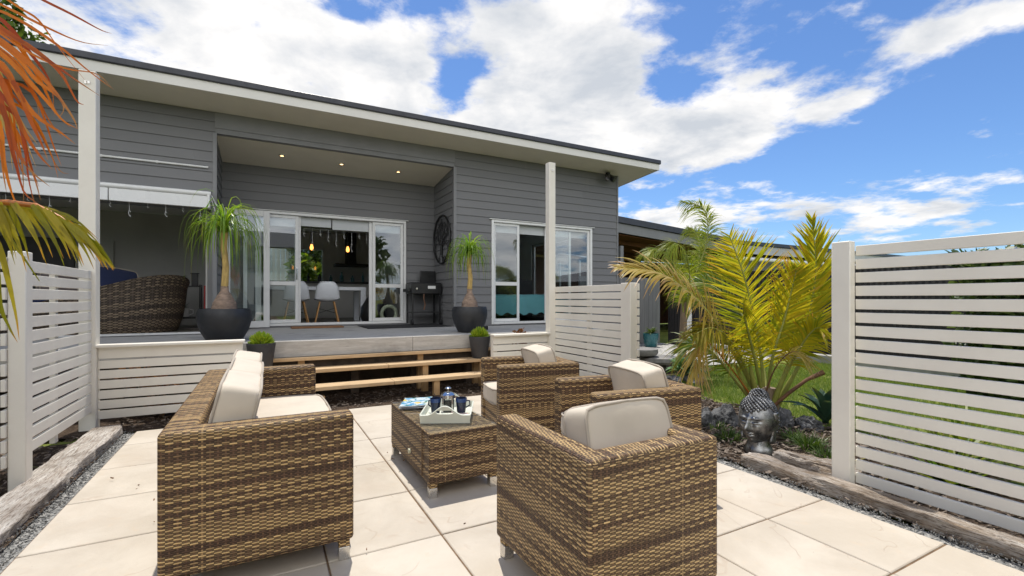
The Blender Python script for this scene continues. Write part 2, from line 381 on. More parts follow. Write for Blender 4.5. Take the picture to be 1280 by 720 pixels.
MT['pine'] = M_wood('new_pine_timber', (.42, .285, .155), (.54, .395, .24), (.28, .17, .09), 'x', bump=.3)
MT['pinez'] = M_wood('new_pine_post', (.40, .25, .12), (.50, .34, .18), (.27, .15, .07), 'z', bump=.3)
MT['sleeper'] = M_wood('weathered_sleeper', (.40, .335, .28), (.68, .64, .59), (.12, .085, .06), 'y', bump=1.0, rough=.85, dk=.48, bd=.02)
MT['log'] = M_wood('driftwood', (.40, .30, .21), (.70, .65, .59), (.12, .08, .05), 'y', bump=1.0, rough=.85, dk=.47, bd=.03)
MT['wick'] = wicker('brown_tan_wicker', (.104, .056, .030), (.58, .385, .170), .51, .0078, .027)
MT['wick_table'] = wicker('brown_tan_wicker_table', (.106, .060, .034), (.54, .365, .175), .53, .0084, .028, 4.0)
MT['wick_chair'] = wicker('tan_wicker_chair', (.116, .066, .037), (.58, .395, .185), .57, .0076, .026, 8.0, .34)
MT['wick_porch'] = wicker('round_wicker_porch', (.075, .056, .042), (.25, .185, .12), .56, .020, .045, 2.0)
MT['steelfoot'] = mat('brushed_steel_foot', (.62, .60, .56), .28, .05, 9, metal=.9)
def M_fabric(name, col, var=.05):
    s = NT(name); v = s.coord('Object'); n = s.noise(v, 5, 4); w = s.noise(v, 500, 2)
    s.set(Base_Color=s.mixc(s.ramp(n, .3, .7), sc(col, 1 - var), sc(col, 1 + var)), Roughness=.9, Specular_IOR_Level=.15)
    s.b.inputs['Sheen Weight'].default_value = .15
    s.bump(s.math('ADD', s.math('MULTIPLY', w, .25), s.math('MULTIPLY', s.noise(v, 9, 3, .6, .6), 1.0)), .28, .006)
    return s.m
MT['cush'] = M_fabric('cream_cushion_fabric', (.555, .485, .395))
MT['pipe'] = M_fabric('cushion_piping', (.40, .345, .28))
MT['navy'] = M_fabric('navy_cushion_fabric', (.022, .030, .075))
MT['greycush'] = M_fabric('mauve_grey_cushion', (.20, .165, .16))
MT['teal'] = M_fabric('teal_duvet_fabric', (.16, .42, .47))
MT['glass'] = M_glass(); MT['clear'] = M_clear()
MT['tile'] = M_tile()
MT['grout'] = mat('brown_joint_sand', (.16, .10, .055), .95, .25, 20)
MT['black'] = mat('black_enamel', (.012, .012, .013), .4, .2, 6)
MT['blackmat'] = mat('black_rubber_mat', (.014, .014, .016), .9, .2, 20, .3, 200)
MT['pot'] = mat('charcoal_glazed_pot', (.020, .021, .024), .5, .2, 6, .08, 120)
MT['potsmall'] = mat('charcoal_planter', (.032, .032, .035), .55, .2, 6, .1, 100)
MT['tray'] = mat('cream_green_tray', (.60, .61, .52), .45, .03, 6)
MT['chrome'] = mat('polished_steel', (.68, .68, .68), .10, .03, 6, metal=1.0)
MT['coffee'] = mat('dark_coffee', (.012, .008, .006), .1, .1, 5)
MT['blue'] = mat('blue_glazed_cup', (.014, .020, .045), .15, .1, 6)
MT['mat'] = mat('coir_mat', (.24, .12, .055), .95, .2, 30, .4, 200)
MT['red'] = mat('red_paint', (.42, .02, .02), .45, .1, 6)
MT['plastic'] = mat('white_shell_plastic', (.72, .74, .78), .35, .02, 4)
MT['beech'] = mat('beech_leg', (.50, .26, .09), .5, .1, 8)
MT['ring'] = mat('pale_ring', (.56, .56, .40), .5, .06, 6)
MT['stone'] = mat('grey_stone', (.21, .20, .19), .85, .25, 8, .6, 30, bd=.01)
MT['rock'] = mat('dark_volcanic_rock', (.050, .052, .056), .8, .5, 7, 1.0, 18, bd=.03, col2=(.14, .14, .145))
MT['bronze'] = mat('dark_silver_statue', (.30, .30, .30), .33, .6, 13, .2, 60, metal=.8, col2=(.42, .42, .41))
MT['bronze_hair'] = mat('dark_statue_curls', (.10, .10, .104), .30, .5, 14, .2, 80, metal=.8, col2=(.24, .24, .24))
MT['tealpot'] = mat('teal_glazed_pot', (.03, .13, .15), .3, .15, 6)
MT['corr'] = mat('dark_corrugated_steel', (.022, .020, .020), .45, .15, 2)
MT['greyboard'] = mat('grey_board', (.17, .17, .17), .7, .12, 4, stretch=(6, 6, .4))
MT['cedar'] = M_wood('brown_timber_lining', (.13, .055, .025), (.20, .085, .04), (.07, .03, .015), 'x', bump=.2)
MT['concrete'] = mat('grey_concrete', (.34, .33, .31), .85, .15, 4, .3, 50)
MT['magwhite'] = mat('magazine_paper', (.62, .68, .74), .3, .03, 6)
MT['wire'] = mat('white_wire', (.6, .6, .6), .5, .02, 6)
MT['bark'] = M_wood('palm_bark', (.17, .12, .08), (.26, .19, .13), (.08, .055, .04), 'z', bump=.9)
MT['caudex'] = mat('ponytail_bulb_bark', (.28, .20, .15), .85, .35, 10, 1.0, 45, bd=.012, stretch=(1, 1, 2))
MT['ponytail_trunk'] = mat('ponytail_trunk', (.42, .29, .10), .8, .3, 10, .6, 40, stretch=(3, 3, .7))
MT['soil'] = mat('dark_potting_soil', (.035, .025, .018), .95, .4, 30, .6, 80)
MT['lime_stalk'] = mat('palm_stalk', (.24, .25, .05), .45, .2, 6)
MT['orange_stalk'] = mat('orange_palm_stalk', (.42, .14, .02), .45, .25, 6)
MT['brown_stalk'] = mat('dry_palm_stalk', (.15, .07, .035), .6, .25, 6)
MT['leaf_main'] = leafmat('yellow_green_palm_leaf', (.29, .33, .016), (.68, .54, .026), (.50, .28, .05), .74, trans=.5)
MT['leaf_green'] = leafmat('green_palm_leaf', (.10, .19, .012), (.30, .32, .02), (.42, .30, .04), .85, trans=.5)
MT['leaf_dry'] = leafmat('straw_palm_leaf', (.42, .32, .05), (.58, .44, .14), (.48, .29, .12), .66, trans=.4)
MT['leaf_orange'] = leafmat('orange_dead_palm_leaf', (.32, .038, .001), (.60, .165, .002), (.40, .18, .06), .72, trans=.26, rough=.65)
MT['leaf_olive'] = leafmat('olive_palm_leaf', (.20, .20, .010), (.42, .34, .03), (.55, .27, .03), .80, trans=.5)
MT['leaf_feather'] = leafmat('feather_palm_leaf', (.20, .28, .018), (.40, .41, .04), (.34, .27, .06), .85, trans=.5)
MT['leaf_pony'] = leafmat('ponytail_leaf', (.13, .27, .02), (.30, .42, .035), (.38, .30, .07), .86, trans=.5, rough=.3)
MT['leaf_agave'] = leafmat('agave_leaf', (.07, .17, .06), (.13, .26, .10), (.16, .22, .06), .92, trans=.15, rough=.4)
MT['leaf_agave_dark'] = leafmat('agave_dark_leaf', (.025, .07, .045), (.06, .12, .07), (.16, .18, .05), .85, trans=.12, rough=.4)
MT['leaf_cactus'] = leafmat('lime_succulent', (.20, .33, .014), (.40, .48, .03), (.34, .36, .04), .9, trans=.2)
MT['leaf_tree'] = leafmat('tree_leaf', (.045, .085, .014), (.11, .16, .025), (.10, .11, .02), .95, trans=.3)
MT['leaf_bright'] = leafmat('bright_shrub_leaf', (.10, .20, .015), (.30, .34, .02), (.30, .30, .03), .9, trans=.4)
MT['leaf_red'] = leafmat('russet_shrub_leaf', (.16, .045, .02), (.26, .13, .05), (.24, .17, .06), .8, trans=.3)
MT['leaf_strap'] = leafmat('strappy_leaf', (.08, .16, .015), (.24, .27, .03), (.36, .30, .08), .75, trans=.4)
MT['leaf_grass'] = leafmat('lawn_blade', (.10, .185, .02), (.23, .29, .05), (.30, .30, .09), .8, trans=.35, rough=.6)
MT['leaf_tuft'] = leafmat('mondo_grass', (.035, .075, .012), (.09, .14, .02), (.12, .14, .03), .9, trans=.3)
# ------------------------------------------------------------------ setting: ground, lawn, beds
def sheet(name, u0, u1, v0, v1, z, mt, nu=1, nv=1):
    m = MB(); vs = []; fs = []
    for j in range(nv + 1):
        for i in range(nu + 1): vs.append((u0 + (u1 - u0) * i / nu, v0 + (v1 - v0) * j / nv, z))
    for j in range(nv):
        for i in range(nu):
            a = j * (nu + 1) + i; fs.append((a, a + 1, a + nu + 2, a + nu + 1))
    m.add(vs, fs); o = m.build(name, mt); o.rotation_euler = (0, 0, A); o['kind'] = 'structure'; return o
def M_ground(name, ca, cb, cc, s1, s2, bump=.8, bd=.02, bs=60):
    s = NT(name); v = s.coord('Object'); n = s.noise(v, s1, 5, .65); n2 = s.noise(v, s2, 4, .7)
    c = s.mixc(s.ramp(n, .32, .68), ca, cb); c = s.mixc(s.ramp(n2, .52, .66, 0, .8), c, cc)
    s.set(Base_Color=c, Roughness=.95, Specular_IOR_Level=.1); s.bump(s.noise(v, bs, 4, .75), bump, bd); return s.m
def M_chips(name, cols, scale, bd=.02):
    s = NT(name); v = s.coord('Object'); w = s.n('ShaderNodeTexVoronoi'); s.l(v, w.inputs['Vector']); w.inputs['Scale'].default_value = scale
    h = s.n('ShaderNodeSeparateColor'); s.l(w.outputs['Color'], h.inputs[0])
    c = s.mixc(s.ramp(h.outputs[0], .2, .8), cols[0], cols[1]); c = s.mixc(s.ramp(h.outputs[1], .80, .9), c, cols[2])
    s.set(Base_Color=c, Roughness=.9, Specular_IOR_Level=.2); s.bump(s.math('SUBTRACT', 1.0, w.outputs['Distance']), 1.0, bd); return s.m
MT['lawn'] = M_ground('lawn_turf', (.10, .14, .03), (.19, .22, .05), (.20, .17, .07), 1.6, 18)
MT['mulch'] = M_ground('bark_mulch', (.045, .030, .022), (.12, .085, .06), (.17, .13, .10), 12, 45, 1.0, .04, 40)
MT['gravel'] = M_chips('pale_gravel', ((.34, .33, .31), (.50, .48, .45), (.16, .16, .16)), 26)
MT['grit'] = M_chips('grey_grit', ((.17, .17, .165), (.36, .35, .33), (.07, .07, .07)), 75, .01)
ground = sheet('ground', -400, 400, -400, 400, -.04, MT['lawn'])
sheet('soil', -9, 7.0, 5.41, 9.0, -.012, MT['mulch'])                       # under the steps and deck edge
sheet('garden_soil', -4.5, -1.11, -1.0, 5.2, -.010, MT['mulch'])             # bed on the left
sheet('mulch', 3.09, 4.7, .2, 5.2, -.008, MT['mulch'], 1, 1)                  # bed with the palm and the statue
sheet('gravel', 5.2, 9.75, 5.9, 11.5, -.016, MT['gravel'])
sheet('paving_bed', -1.12, 3.08, -2.5, 5.40, -.022, MT['grit'])
# ------------------------------------------------------------------ patio: individual riven pavers laid with open joints
def patio():
    m = MB(); g = .0045
    UL = [-1.02, -.285, .26, .805, 1.345, 1.89, 2.435, 2.965]
    for i in range(len(UL) - 1):
        if i == 0: VL = [3.0 + .63 * k for k in range(-8, 4)] + [5.36]
        elif i >= 5: VL = [1.03 + .575 * k for k in range(-6, 8)] + [5.36]
        else: VL = [2.28 + .61 * k for k in range(-8, 5)] + [5.36]
        for j in range(len(VL) - 1):
            u0, u1, v0, v1 = UL[i] + g, UL[i + 1] - g, VL[j] + g, VL[j + 1] - g
            b = .004; dz = R(-.0015, .0015); r = (R(0, 40), R(0, 40)); sw = random.random() < .5
            vs = [(u0, v0, -.035), (u1, v0, -.035), (u1, v1, -.035), (u0, v1, -.035), (u0, v0, dz - b), (u1, v0, dz - b), (u1, v1, dz - b), (u0, v1, dz - b),
                  (u0 + b, v0 + b, dz), (u1 - b, v0 + b, dz), (u1 - b, v1 - b, dz), (u0 + b, v1 - b, dz)]
            fs = [(8, 9, 10, 11)] + [(k, (k + 1) % 4, 4 + (k + 1) % 4, 4 + k) for k in range(4)] + [(4 + k, 4 + (k + 1) % 4, 8 + (k + 1) % 4, 8 + k) for k in range(4)]
            uv = []
            for f in fs:
                uv.append([((vs[q][1] if sw else vs[q][0]) + r[0], (vs[q][0] if sw else vs[q][1]) + r[1]) for q in f])
            m.add(vs, fs, uv)
    o = m.build('patio', MT['tile']); o.rotation_euler = (0, 0, A); o['kind'] = 'structure'
    s = MB(); s.box(-1.02, 2.965, -2.6, 5.36, -.034, -.007); q = s.build('paving_joints', MT['grout']); q.rotation_euler = (0, 0, A); q['kind'] = 'structure'
patio()
# ------------------------------------------------------------------ house
house = thing('house', 'single storey grey weatherboard house with a dark edged skillion roof', 'house', 0, 0)
VW, VR, DZ, UE, UC, UL_ = 8.07, 9.20, .70, 6.92, 3.10, -.62
ZT = 3.93
def spans(a0, a1, z0, z1, ops):
    """cut a wall strip into rectangles round the openings"""
    zs = sorted({z0, z1} | {z for o in ops for z in (o[2], o[3]) if z0 < z < z1}); out = []
    for i in range(len(zs) - 1):
        lo, hi = zs[i], zs[i + 1]; segs = [(a0, a1)]
        for o in ops:
            if o[2] < hi - 1e-6 and o[3] > lo + 1e-6:
                ns = []
                for (p, q) in segs:
                    if o[1] <= p or o[0] >= q: ns.append((p, q)); continue
                    if o[0] > p: ns.append((p, o[0]))
                    if o[1] < q: ns.append((o[1], q))
                segs = ns
        out += [(p, q, lo, hi) for p, q in segs if q - p > 1e-4]
    return out
def clad(m, a0, a1, z0, z1, face, pos, sgn, ops=(), pitch=.147, back=.10):
    """lapped boards on a wall; face 'v': plane v=pos looking along sgn*v, face 'u': plane u=pos"""
    def P(a, d, z): return (a, pos + sgn * d, z) if face == 'v' else (pos + sgn * d, a, z)
    k0 = math.floor((z0 - .70) / pitch)
    k = k0
    while .70 + k * pitch < z1 - 1e-5:
        b0, b1 = .70 + k * pitch, .70 + (k + 1) * pitch; k += 1
        for (p, q, lo, hi) in spans(a0, a1, max(b0, z0), min(b1, z1), ops):
            off = lambda z: .019 - .015 * (z - b0) / pitch
            d0, d1 = off(lo), off(hi)
            m.add([P(p, -.002, lo), P(q, -.002, lo), P(q, d0, lo), P(p, d0, lo), P(p, -.002, hi), P(q, -.002, hi), P(q, d1, hi), P(p, d1, hi)],
                  [(0, 1, 2, 3), (3, 2, 6, 7), (7, 6, 5, 4), (0, 3, 7, 4), (1, 5, 6, 2), (0, 4, 5, 1)])
    for (p, q, lo, hi) in spans(a0, a1, z0, z1, ops):
        y0, y1 = sorted((pos - sgn * .003, pos - sgn * back))
        if face == 'v': m.box(p, q, y0, y1, lo, hi)
        else: m.box(y0, y1, p, q, lo, hi)
WIN = (3.84, 6.22, .72, 2.72); DOOR = (-.12, 2.50, .73, 2.74); PORCH = (-6.3, -.66, .72, 2.50)
m = MB(); clad(m, UC, UE, .45, ZT, 'v', VW, -1, [WIN]); m.build('wall', MT['clad'], house)
m = MB(); clad(m, -9.0, UL_, .45, ZT, 'v', VW, -1, [PORCH]); m.build('wall', MT['clad'], house)
m = MB(); clad(m, UL_, UC, 3.625, ZT, 'v', VW, -1, [], 1.0); m.build('beam', MT['clad_trim'], house)
m = MB(); clad(m, UL_ + .001, UC - .001, .45, 3.50, 'v', VR, -1, [DOOR]); m.build('wall', MT['clad'], house)
m = MB(); clad(m, VW + .10, VR - .02, .45, 3.62, 'u', UC, -1); m.build('wall', MT['clad'], house)
m = MB(); clad(m, VW + .10, VR - .02, .45, 3.62, 'u', UL_, 1); m.build('wall', MT['clad'], house)
FILLWIN = (8.9, 11.6, 1.3, 2.75)  # window added out of view to brighten the bedroom
m = MB(); clad(m, VW + .02, 15.0, .0, 3.90, 'u', UE, 1, [FILLWIN]); m.build('wall', MT['clad'], house)
for bx in ((UE - .012, UE + .026, VW - .026, VW + .03, .45, ZT), (UC - .026, UC + .03, VW - .025, VW + .02, .45, 3.62), (UL_ - .03, UL_ + .024, VW - .025, VW + .02, .72, 3.62)):
    m = MB(); m.box(*bx); m.build('corner_trim', MT['clad_trim'], house, bevel=.003)
# back and inside
m = MB(); m.box(-9, UE - .1, 15.0, 15.12, 0, 3.5)
for (p, q, lo, hi) in []: pass
m = MB()
for (p, q, lo, hi) in spans(-9, UE - .1, 0, 3.55, [(.10, 1.55, 1.66, 2.66), (-3.3, -.35, .90, 2.95)]): m.box(p, q, 14.5, 14.62, lo, hi)  # second opening widened to brighten the kitchen
m.build('wall', MT['inwall'], house)
m = MB(); m.box(3.00, 3.09, VR + .0, 14.49, .72, 3.12); m.build('wall', MT['inwall'], house)
m = MB(); m.box(-3.6, -3.5, 10.62, 14.49, .72, 3.12); m.build('wall', MT['inwall'], house)
m = MB(); m.box(UL_ - .125, UL_ - .103, VW + .10, 10.48, .72, 2.74); m.build('wall', MT['porchwall'], house)
m = MB(); m.box(-9, UL_ - .14, 10.48, 10.60, .72, 2.74); m.build('wall', MT['porchwall'], house)
m = MB(); m.box(3.10, UE - .11, 12.5, 12.6, .72, 3.12); m.build('wall', MT['bedwall'], house)
m = MB()
for (p, q, lo, hi) in spans(VW + .11, 12.49, .72, 3.12, [FILLWIN]): m.box(UE - .12, UE - .105, p, q, lo, hi)
m.build('wall', MT['bedwall'], house)
m = MB(); m.box(UE - .06, UE - .02, FILLWIN[0], FILLWIN[0] + .05, FILLWIN[2], FILLWIN[3]); m.box(UE - .06, UE - .02, FILLWIN[1] - .05, FILLWIN[1], FILLWIN[2], FILLWIN[3]); m.box(UE - .06, UE - .02, FILLWIN[0] + .05, FILLWIN[1] - .05, FILLWIN[2], FILLWIN[2] + .05); m.box(UE - .06, UE - .02, FILLWIN[0] + .05, FILLWIN[1] - .05, FILLWIN[3] - .05, FILLWIN[3]); sw = m.build('window', MT['alu'], house)  # frame of the added bedroom daylight opening
m = MB(); m.box(UE - .043, UE - .037, FILLWIN[0] + .05, FILLWIN[1] - .05, FILLWIN[2] + .05, FILLWIN[3] - .05); m.build('pane', MT['glass'], sw)
m = MB(); m.box(-3.49, 2.99, VR + .10, 14.49, 3.12, 3.20); m.box(3.1, UE - .11, VW + .11, 12.49, 3.12, 3.2); m.box(-9, UL_ - .14, VW + .11, 10.47, 2.75, 2.82); m.build('ceiling', MT['inwall'], house)
m = MB(); m.box(-3.49, 2.99, VR + .10, 14.49, .60, .722); m.box(3.1, UE - .11, VW + .105, 12.49, .60, .722); m.box(-9, UL_ - .14, VW + .105, 10.47, .60, .705); m.build('floor', MT['infloor'], house)
m = MB(); m.box(-2.30, -1.35, 12.9, 12.95, .722, .80); m = MB()
# doorway on the porch back wall
m = MB(); m.box(-3.75, -2.82, 10.44, 10.478, .72, 2.22); d = m.build('door', MT['darkdoor'], house)
m = MB(); m.box(-2.80, -2.30, 10.45, 10.476, .72, 2.22); m.build('door_panel', mat('grey_door_panel', (.33, .33, .31), .5, .03), house)
m = MB(); m.box(-2.74, -2.66, 10.43, 10.448, 1.30, 1.42); m.build('switch', MT['alu'], house)
m = MB(); m.box(-9, -.76, VW - .03, VW + .09, .702, .728); m.build('door_sill', MT['alu'], house, bevel=.004)
# roof, soffit, fascia
RV0, RU0, RU1, SL = 7.40, -9.5, 7.48, .07
zr = lambda v: 3.975 - SL * (v - RV0)
m = MB()
for (u0, u1, v0, v1) in ((RU0, RU1, RV0, VW - .02), (UE - .1, RU1, VW - .02, 15.5), (RU0, UE - .1, VW + .0, VW + .1)):
    m.add([(u0, v0, zr(v0)), (u1, v0, zr(v0)), (u1, v1, zr(v1)), (u0, v1, zr(v1)), (u0, v0, zr(v0) + .02), (u1, v0, zr(v0) + .02), (u1, v1, zr(v1) + .02), (u0, v1, zr(v1) + .02)],
          [(0, 3, 2, 1), (4, 5, 6, 7), (0, 1, 5, 4), (1, 2, 6, 5), (2, 3, 7, 6), (3, 0, 4, 7)])
m.build('soffit', MT['soffit'], house)
m = MB(); m.add([(UL_ + .0, VW + .10, 3.622), (UC, VW + .10, 3.622), (UC, VR - .0, 3.495), (UL_, VR, 3.495), (UL_, VW + .10, 3.66), (UC, VW + .10, 3.66), (UC, VR, 3.54), (UL_, VR, 3.54)],
    [(0, 3, 2, 1), (4, 5, 6, 7), (0, 1, 5, 4), (1, 2, 6, 5), (2, 3, 7, 6), (3, 0, 4, 7)])
m.build('recess_soffit', MT['soffit'], house)
m = MB(); m.box(RU0, RU1 + .02, RV0 - .022, RV0 - .001, zr(RV0) - .012, zr(RV0) + .115)
sy = lambda v: zr(v)
m.add([(RU1 + .001, RV0, zr(RV0) - .010), (RU1 + .021, RV0, zr(RV0) - .010), (RU1 + .021, 15.5, zr(15.5) - .010), (RU1 + .001, 15.5, zr(15.5) - .010),
       (RU1 + .001, RV0, zr(RV0) + .115), (RU1 + .021, RV0, zr(RV0) + .115), (RU1 + .021, 15.5, zr(15.5) + .115), (RU1 + .001, 15.5, zr(15.5) + .115)],
      [(0, 3, 2, 1), (4, 5, 6, 7), (0, 1, 5, 4), (1, 2, 6, 5), (2, 3, 7, 6), (3, 0, 4, 7)])
m.build('fascia', MT['fascia'], house)
m = MB()
v0, v1, u0, u1 = RV0 - .05, 15.6, RU0, RU1 + .05
m.add([(u0, v0, zr(v0) + .112), (u1, v0, zr(v0) + .112), (u1, v1, zr(v1) + .112), (u0, v1, zr(v1) + .112), (u0, v0, zr(v0) + .20), (u1, v0, zr(v0) + .20), (u1, v1, zr(v1) + .20), (u0, v1, zr(v1) + .20)],
      [(0, 3, 2, 1), (4, 5, 6, 7), (0, 1, 5, 4), (1, 2, 6, 5), (2, 3, 7, 6), (3, 0, 4, 7)])
m.build('roof', MT['roofedge'], house, bevel=.012)
# downlights in the recess soffit
MT['lampwarm'] = M_emit('warm_downlight', (1, .62, .28, 1), 5.0)
for (x, y) in ((352.5, 194.5), (427, 205), (498, 214.5)):
    best = None
    for k in range(60):
        v = VW + .12 + k * .017; z = 3.622 - (v - VW - .10) * (.127 / (VR - VW - .10))
        Y = (z - H) * F / (HOR - y); X = (x - 640) / F * Y; vv = -X * SA + Y * CA; uu = X * CA + Y * SA
        if best is None or abs(vv - v) < best[0]: best = (abs(vv - v), uu, v, z)
    _, uu, v, z = best
    m = MB(); m.lathe([(.030, -.010), (.048, -.010), (.052, -.004), (.052, .01)], (uu, v, z), 20); d = m.build('downlight', MT['steelfoot'], house, smooth=40)
    m = MB(); m.lathe([(0, -.006), (.030, -.006)], (uu, v, z), 16); m.build('lamp', MT['lampwarm'], d)
# flood light under the eave, conduit, awning cassette
m = MB(); c = (6.55, 7.93, 3.86); m.lathe([(0, 0), (.05, 0), (.05, .06), (0, .06)], c, 14); m.tube([(6.55, 7.93, 3.86), (6.50, 7.87, 3.80), (6.46, 7.83, 3.77)], [.05, .06, .06], 10); m.tube([(6.60, 7.93, 3.86), (6.62, 7.86, 3.78), (6.64, 7.82, 3.75)], [.045, .055, .055], 10)
fl = m.build('floodlight', MT['black'], house, smooth=40)
m = MB(); m.lathe([(0, 0), (.045, 0)], (0, 0, 0), 12, Matrix.Translation((6.45, 7.82, 3.755)) @ Matrix.Rotation(rad(65), 4, 'X')); m.build('lens', MT['chrome'], fl)
m = MB(); m.tube([(-5.0, VW - .035, 3.105), (-.70, VW - .035, 3.105)], .014, 8)
for q in (-4.2, -3.3, -2.5, -1.9, -1.3): m.box(q - .012, q + .012, VW - .04, VW - .0, 3.088, 3.122)
m.build('conduit', MT['alu'], house, smooth=40)
m = MB(); m.tube([(-6.2, VW - .15, 2.70), (-.66, VW - .15, 2.70)], .034, 12); m.box(-6.2, -.68, VW - .12, VW - .022, 2.60, 2.735); aw = m.build('awning', MT['alu'], house, smooth=40)
m = MB(); m.box(-6.2, -1.80, VW - .165, VW - .125, 2.50, 2.665); m.box(-1.79, -.70, VW - .165, VW - .125, 2.50, 2.665); m.box(-.70, -.67, VW - .18, VW - .0, 2.50, 2.70); m.build('valance', MT['alu'], aw, bevel=.006)
m = MB(); m.tube([(-.66, VW - .05, 2.70), (-.55, VW - .03, 2.45)], .008, 6); m.tube([(-.67, VW - .1, 2.68), (-.60, VW - .03, 2.42)], .006, 6); m.build('stay', MT['alu'], aw)
# --- joinery
def sash(name, parent, u0, u1, z0, z1, v, fw=.05, mid=None, depth=.035, blind=0.0, pane=True):
    m = MB(); m.box(u0, u0 + fw, v, v + depth, z0, z1); m.box(u1 - fw, u1, v, v + depth, z0, z1)
    m.box(u0 + fw, u1 - fw, v + .001, v + depth - .001, z0, z0 + fw * 1.15); m.box(u0 + fw, u1 - fw, v + .001, v + depth - .001, z1 - fw, z1)
    if mid: m.box(u0 + fw, u1 - fw, v - .004, v + depth, mid - .035, mid + .035)
    s = m.build(name, MT['alu'], parent, bevel=.004)
    return s
def pane(parent, u0, u1, z0, z1, v):
    m = MB(); m.box(u0, u1, v, v + .006, z0, z1); return m.build('pane', MT['glass'], parent)
def win_frame(parent, name, u0, u1, z0, z1, v, fw=.045, head=True):
    m = MB(); m.box(u0 - fw, u0, v - .035, v + .07, z0 - fw, z1 + fw); m.box(u1, u1 + fw, v - .035, v + .07, z0 - fw, z1 + fw)
    m.box(u0, u1, v - .034, v + .07, z0 - fw, z0); m.box(u0, u1, v - .034, v + .07, z1, z1 + fw)
    if head: m.box(u0 - fw - .05, u1 + fw + .05, v - .055, v - .0, z1 + fw + .002, z1 + fw + .016)
    return m.build(name, MT['alu'], parent, bevel=.004)
# right hand window (bedroom sliders)
u0, u1, z0, z1 = WIN[0] + .0, WIN[1], WIN[2], WIN[3]
wf = win_frame(house, 'window', u0 + .045, u1 - .045, z0 + .045, z1 - .045, VW - .0)
MIDZ = 1.50
for (a, b, v, mid) in ((3.89, 4.46, VW + .005, MIDZ), (5.08, 5.72, VW + .045, None), (5.20, 6.17, VW + .005, None)):
    sash('sash', wf, a, b, z0 + .05, z1 - .05, v, .048, mid)
    pane(wf, a + .047, b - .047, z0 + .09, z1 - .09, v + .015)
m = MB(); m.box(3.9, 6.15, VW + .10, VW + .104, 2.50, z1 - .05); m.build('blind', mat('white_roller_blind', (.55, .57, .58), .8, .03), wf)
# dining doors: frame, fixed and sliding leaves, middle open
u0, u1, z0, z1 = DOOR
df = win_frame(house, 'sliding_door', u0 + .045, u1 - .045, z0 + .045, z1 - .045, VR)
for (a, b, v) in ((-.08, .56, VR + .005), (.50, .60, VR + .045), (1.80, 1.90, VR + .045), (1.86, 2.45, VR + .005)):
    if b - a > .2:
        sash('sash', df, a, b, z0 + .05, z1 - .05, v, .052, 1.48 if a < 1 else 1.46); pane(df, a + .05, b - .05, z0 + .1, z1 - .09, v + .015)
    else:
        m = MB(); m.box(a, b, v, v + .035, z0 + .05, z1 - .05); m.build('stile', MT['alu'], df, bevel=.004)
m = MB(); m.box(.60, 1.12, VR + .085, VR + .09, 2.53, z1 - .05); m.box(1.14, 1.80, VR + .085, VR + .09, 2.50, z1 - .05); m.box(-.05, .5, VR + .085, VR + .09, 2.50, z1 - .05); m.box(1.9, 2.43, VR + .085, VR + .09, 2.50, z1 - .05)
m.build('blind', bpy.data.materials['white_roller_blind'], df)
m = MB(); m.tube([(.53, VR - .035, 1.55), (.53, VR - .035, 1.75)], .01, 8); m.build('handle', MT['chrome'], df)
# outside leaf parked in front of the wall at the left
s = sash('door_leaf', house, -.58, .10, .715, 2.72, VR - .10, .095, None, .045); pane(s, -.49, .01, .83, 2.63, VR - .08)
m = MB(); m.box(-.30, -.24, VR - .045, VR - .03, .75, 2.7); m.build('slat', MT['alu'], s)
# kitchen back windows; the wide left one enlarged to let in more daylight
for (a, b, c, d) in ((.10, 1.55, 1.66, 2.66), (-3.3, -.35, .90, 2.95)):
    wf2 = win_frame(house, 'window', a + .05, b - .05, c + .05, d - .05, 14.48, .05, False); pane(wf2, a + .05, b - .05, c + .05, d - .05, 14.55)
# ------------------------------------------------------------------ deck and steps
deck = thing('deck', 'raised weathered grey timber deck along the front of the house', 'deck', 0, 0)
DF = 6.22; UD = 5.62
m = MB(); v = DF + .004; k = 0
while v < VR - .03:
    w = .138; v1 = min(v + w, VR - .025)
    cuts = [-9.0 + R(0, 1)]
    while cuts[-1] < UD: cuts.append(cuts[-1] + R(2.4, 4.2))
    for i in range(len(cuts) - 1):
        a, b = cuts[i], min(cuts[i + 1] - .003, UD)
        if b <= a: continue
        if b > UD - .5: b = min(b, UD)
        if v1 > VW - .03:
            a, b = max(a, UL_ + .03), min(b, UC - .03)
            if b <= a: continue
        m.box(a, b, v, v1, DZ - .03, DZ + R(-.001, .001))
    v += w + .006
m.build('deck_boards', MT['deck'], deck)
m = MB(); zf = (DZ - .005, DZ - .098, DZ - .195)
c0 = [-9, -1.1, 1.78, UD]
for i in range(len(c0) - 1): m.box(c0[i], c0[i + 1] - .004, DF - .036, DF - .002, DZ - .195, DZ - .003)
m.build('fascia_board', MT['deckface'], deck, bevel=.004)
m = MB(); m.box(UD + .002, UD + .036, DF - .03, VW - .03, DZ - .195, DZ - .003); m.build('end_board', MT['deckface'], deck, bevel=.004)
m = MB(); m.box(-9, UD, DF + .02, DF + .07, .32, .50); m.box(-9, UD, DF + .45, DF + .50, .0, .50)
for i in range(14):
    z = .02 + .12 * 0
for kz in range(4): m.box(-9, UD, DF + .50, DF + .53, .02 + kz * .125, .02 + kz * .125 + .10)
for i in range(18): m.box(-8.6 + .8 * i, -8.5 + .8 * i, DF + .08, DF + .18, -.02, .50)
m.build('subframe', mat('dark_stained_subframe', (.075, .055, .04), .9, .3, 8), deck)
steps = thing('deck_steps', 'open timber steps with two sunlit treads climbing to the deck', 'steps', 0, 0)
S0, S1 = -.05, 2.85
m = MB(); m.box(S0 - .1, S1 + .1, DF - .10, DF - .04, .462, .503); m.build('ledger', MT['pine'], steps, bevel=.003)
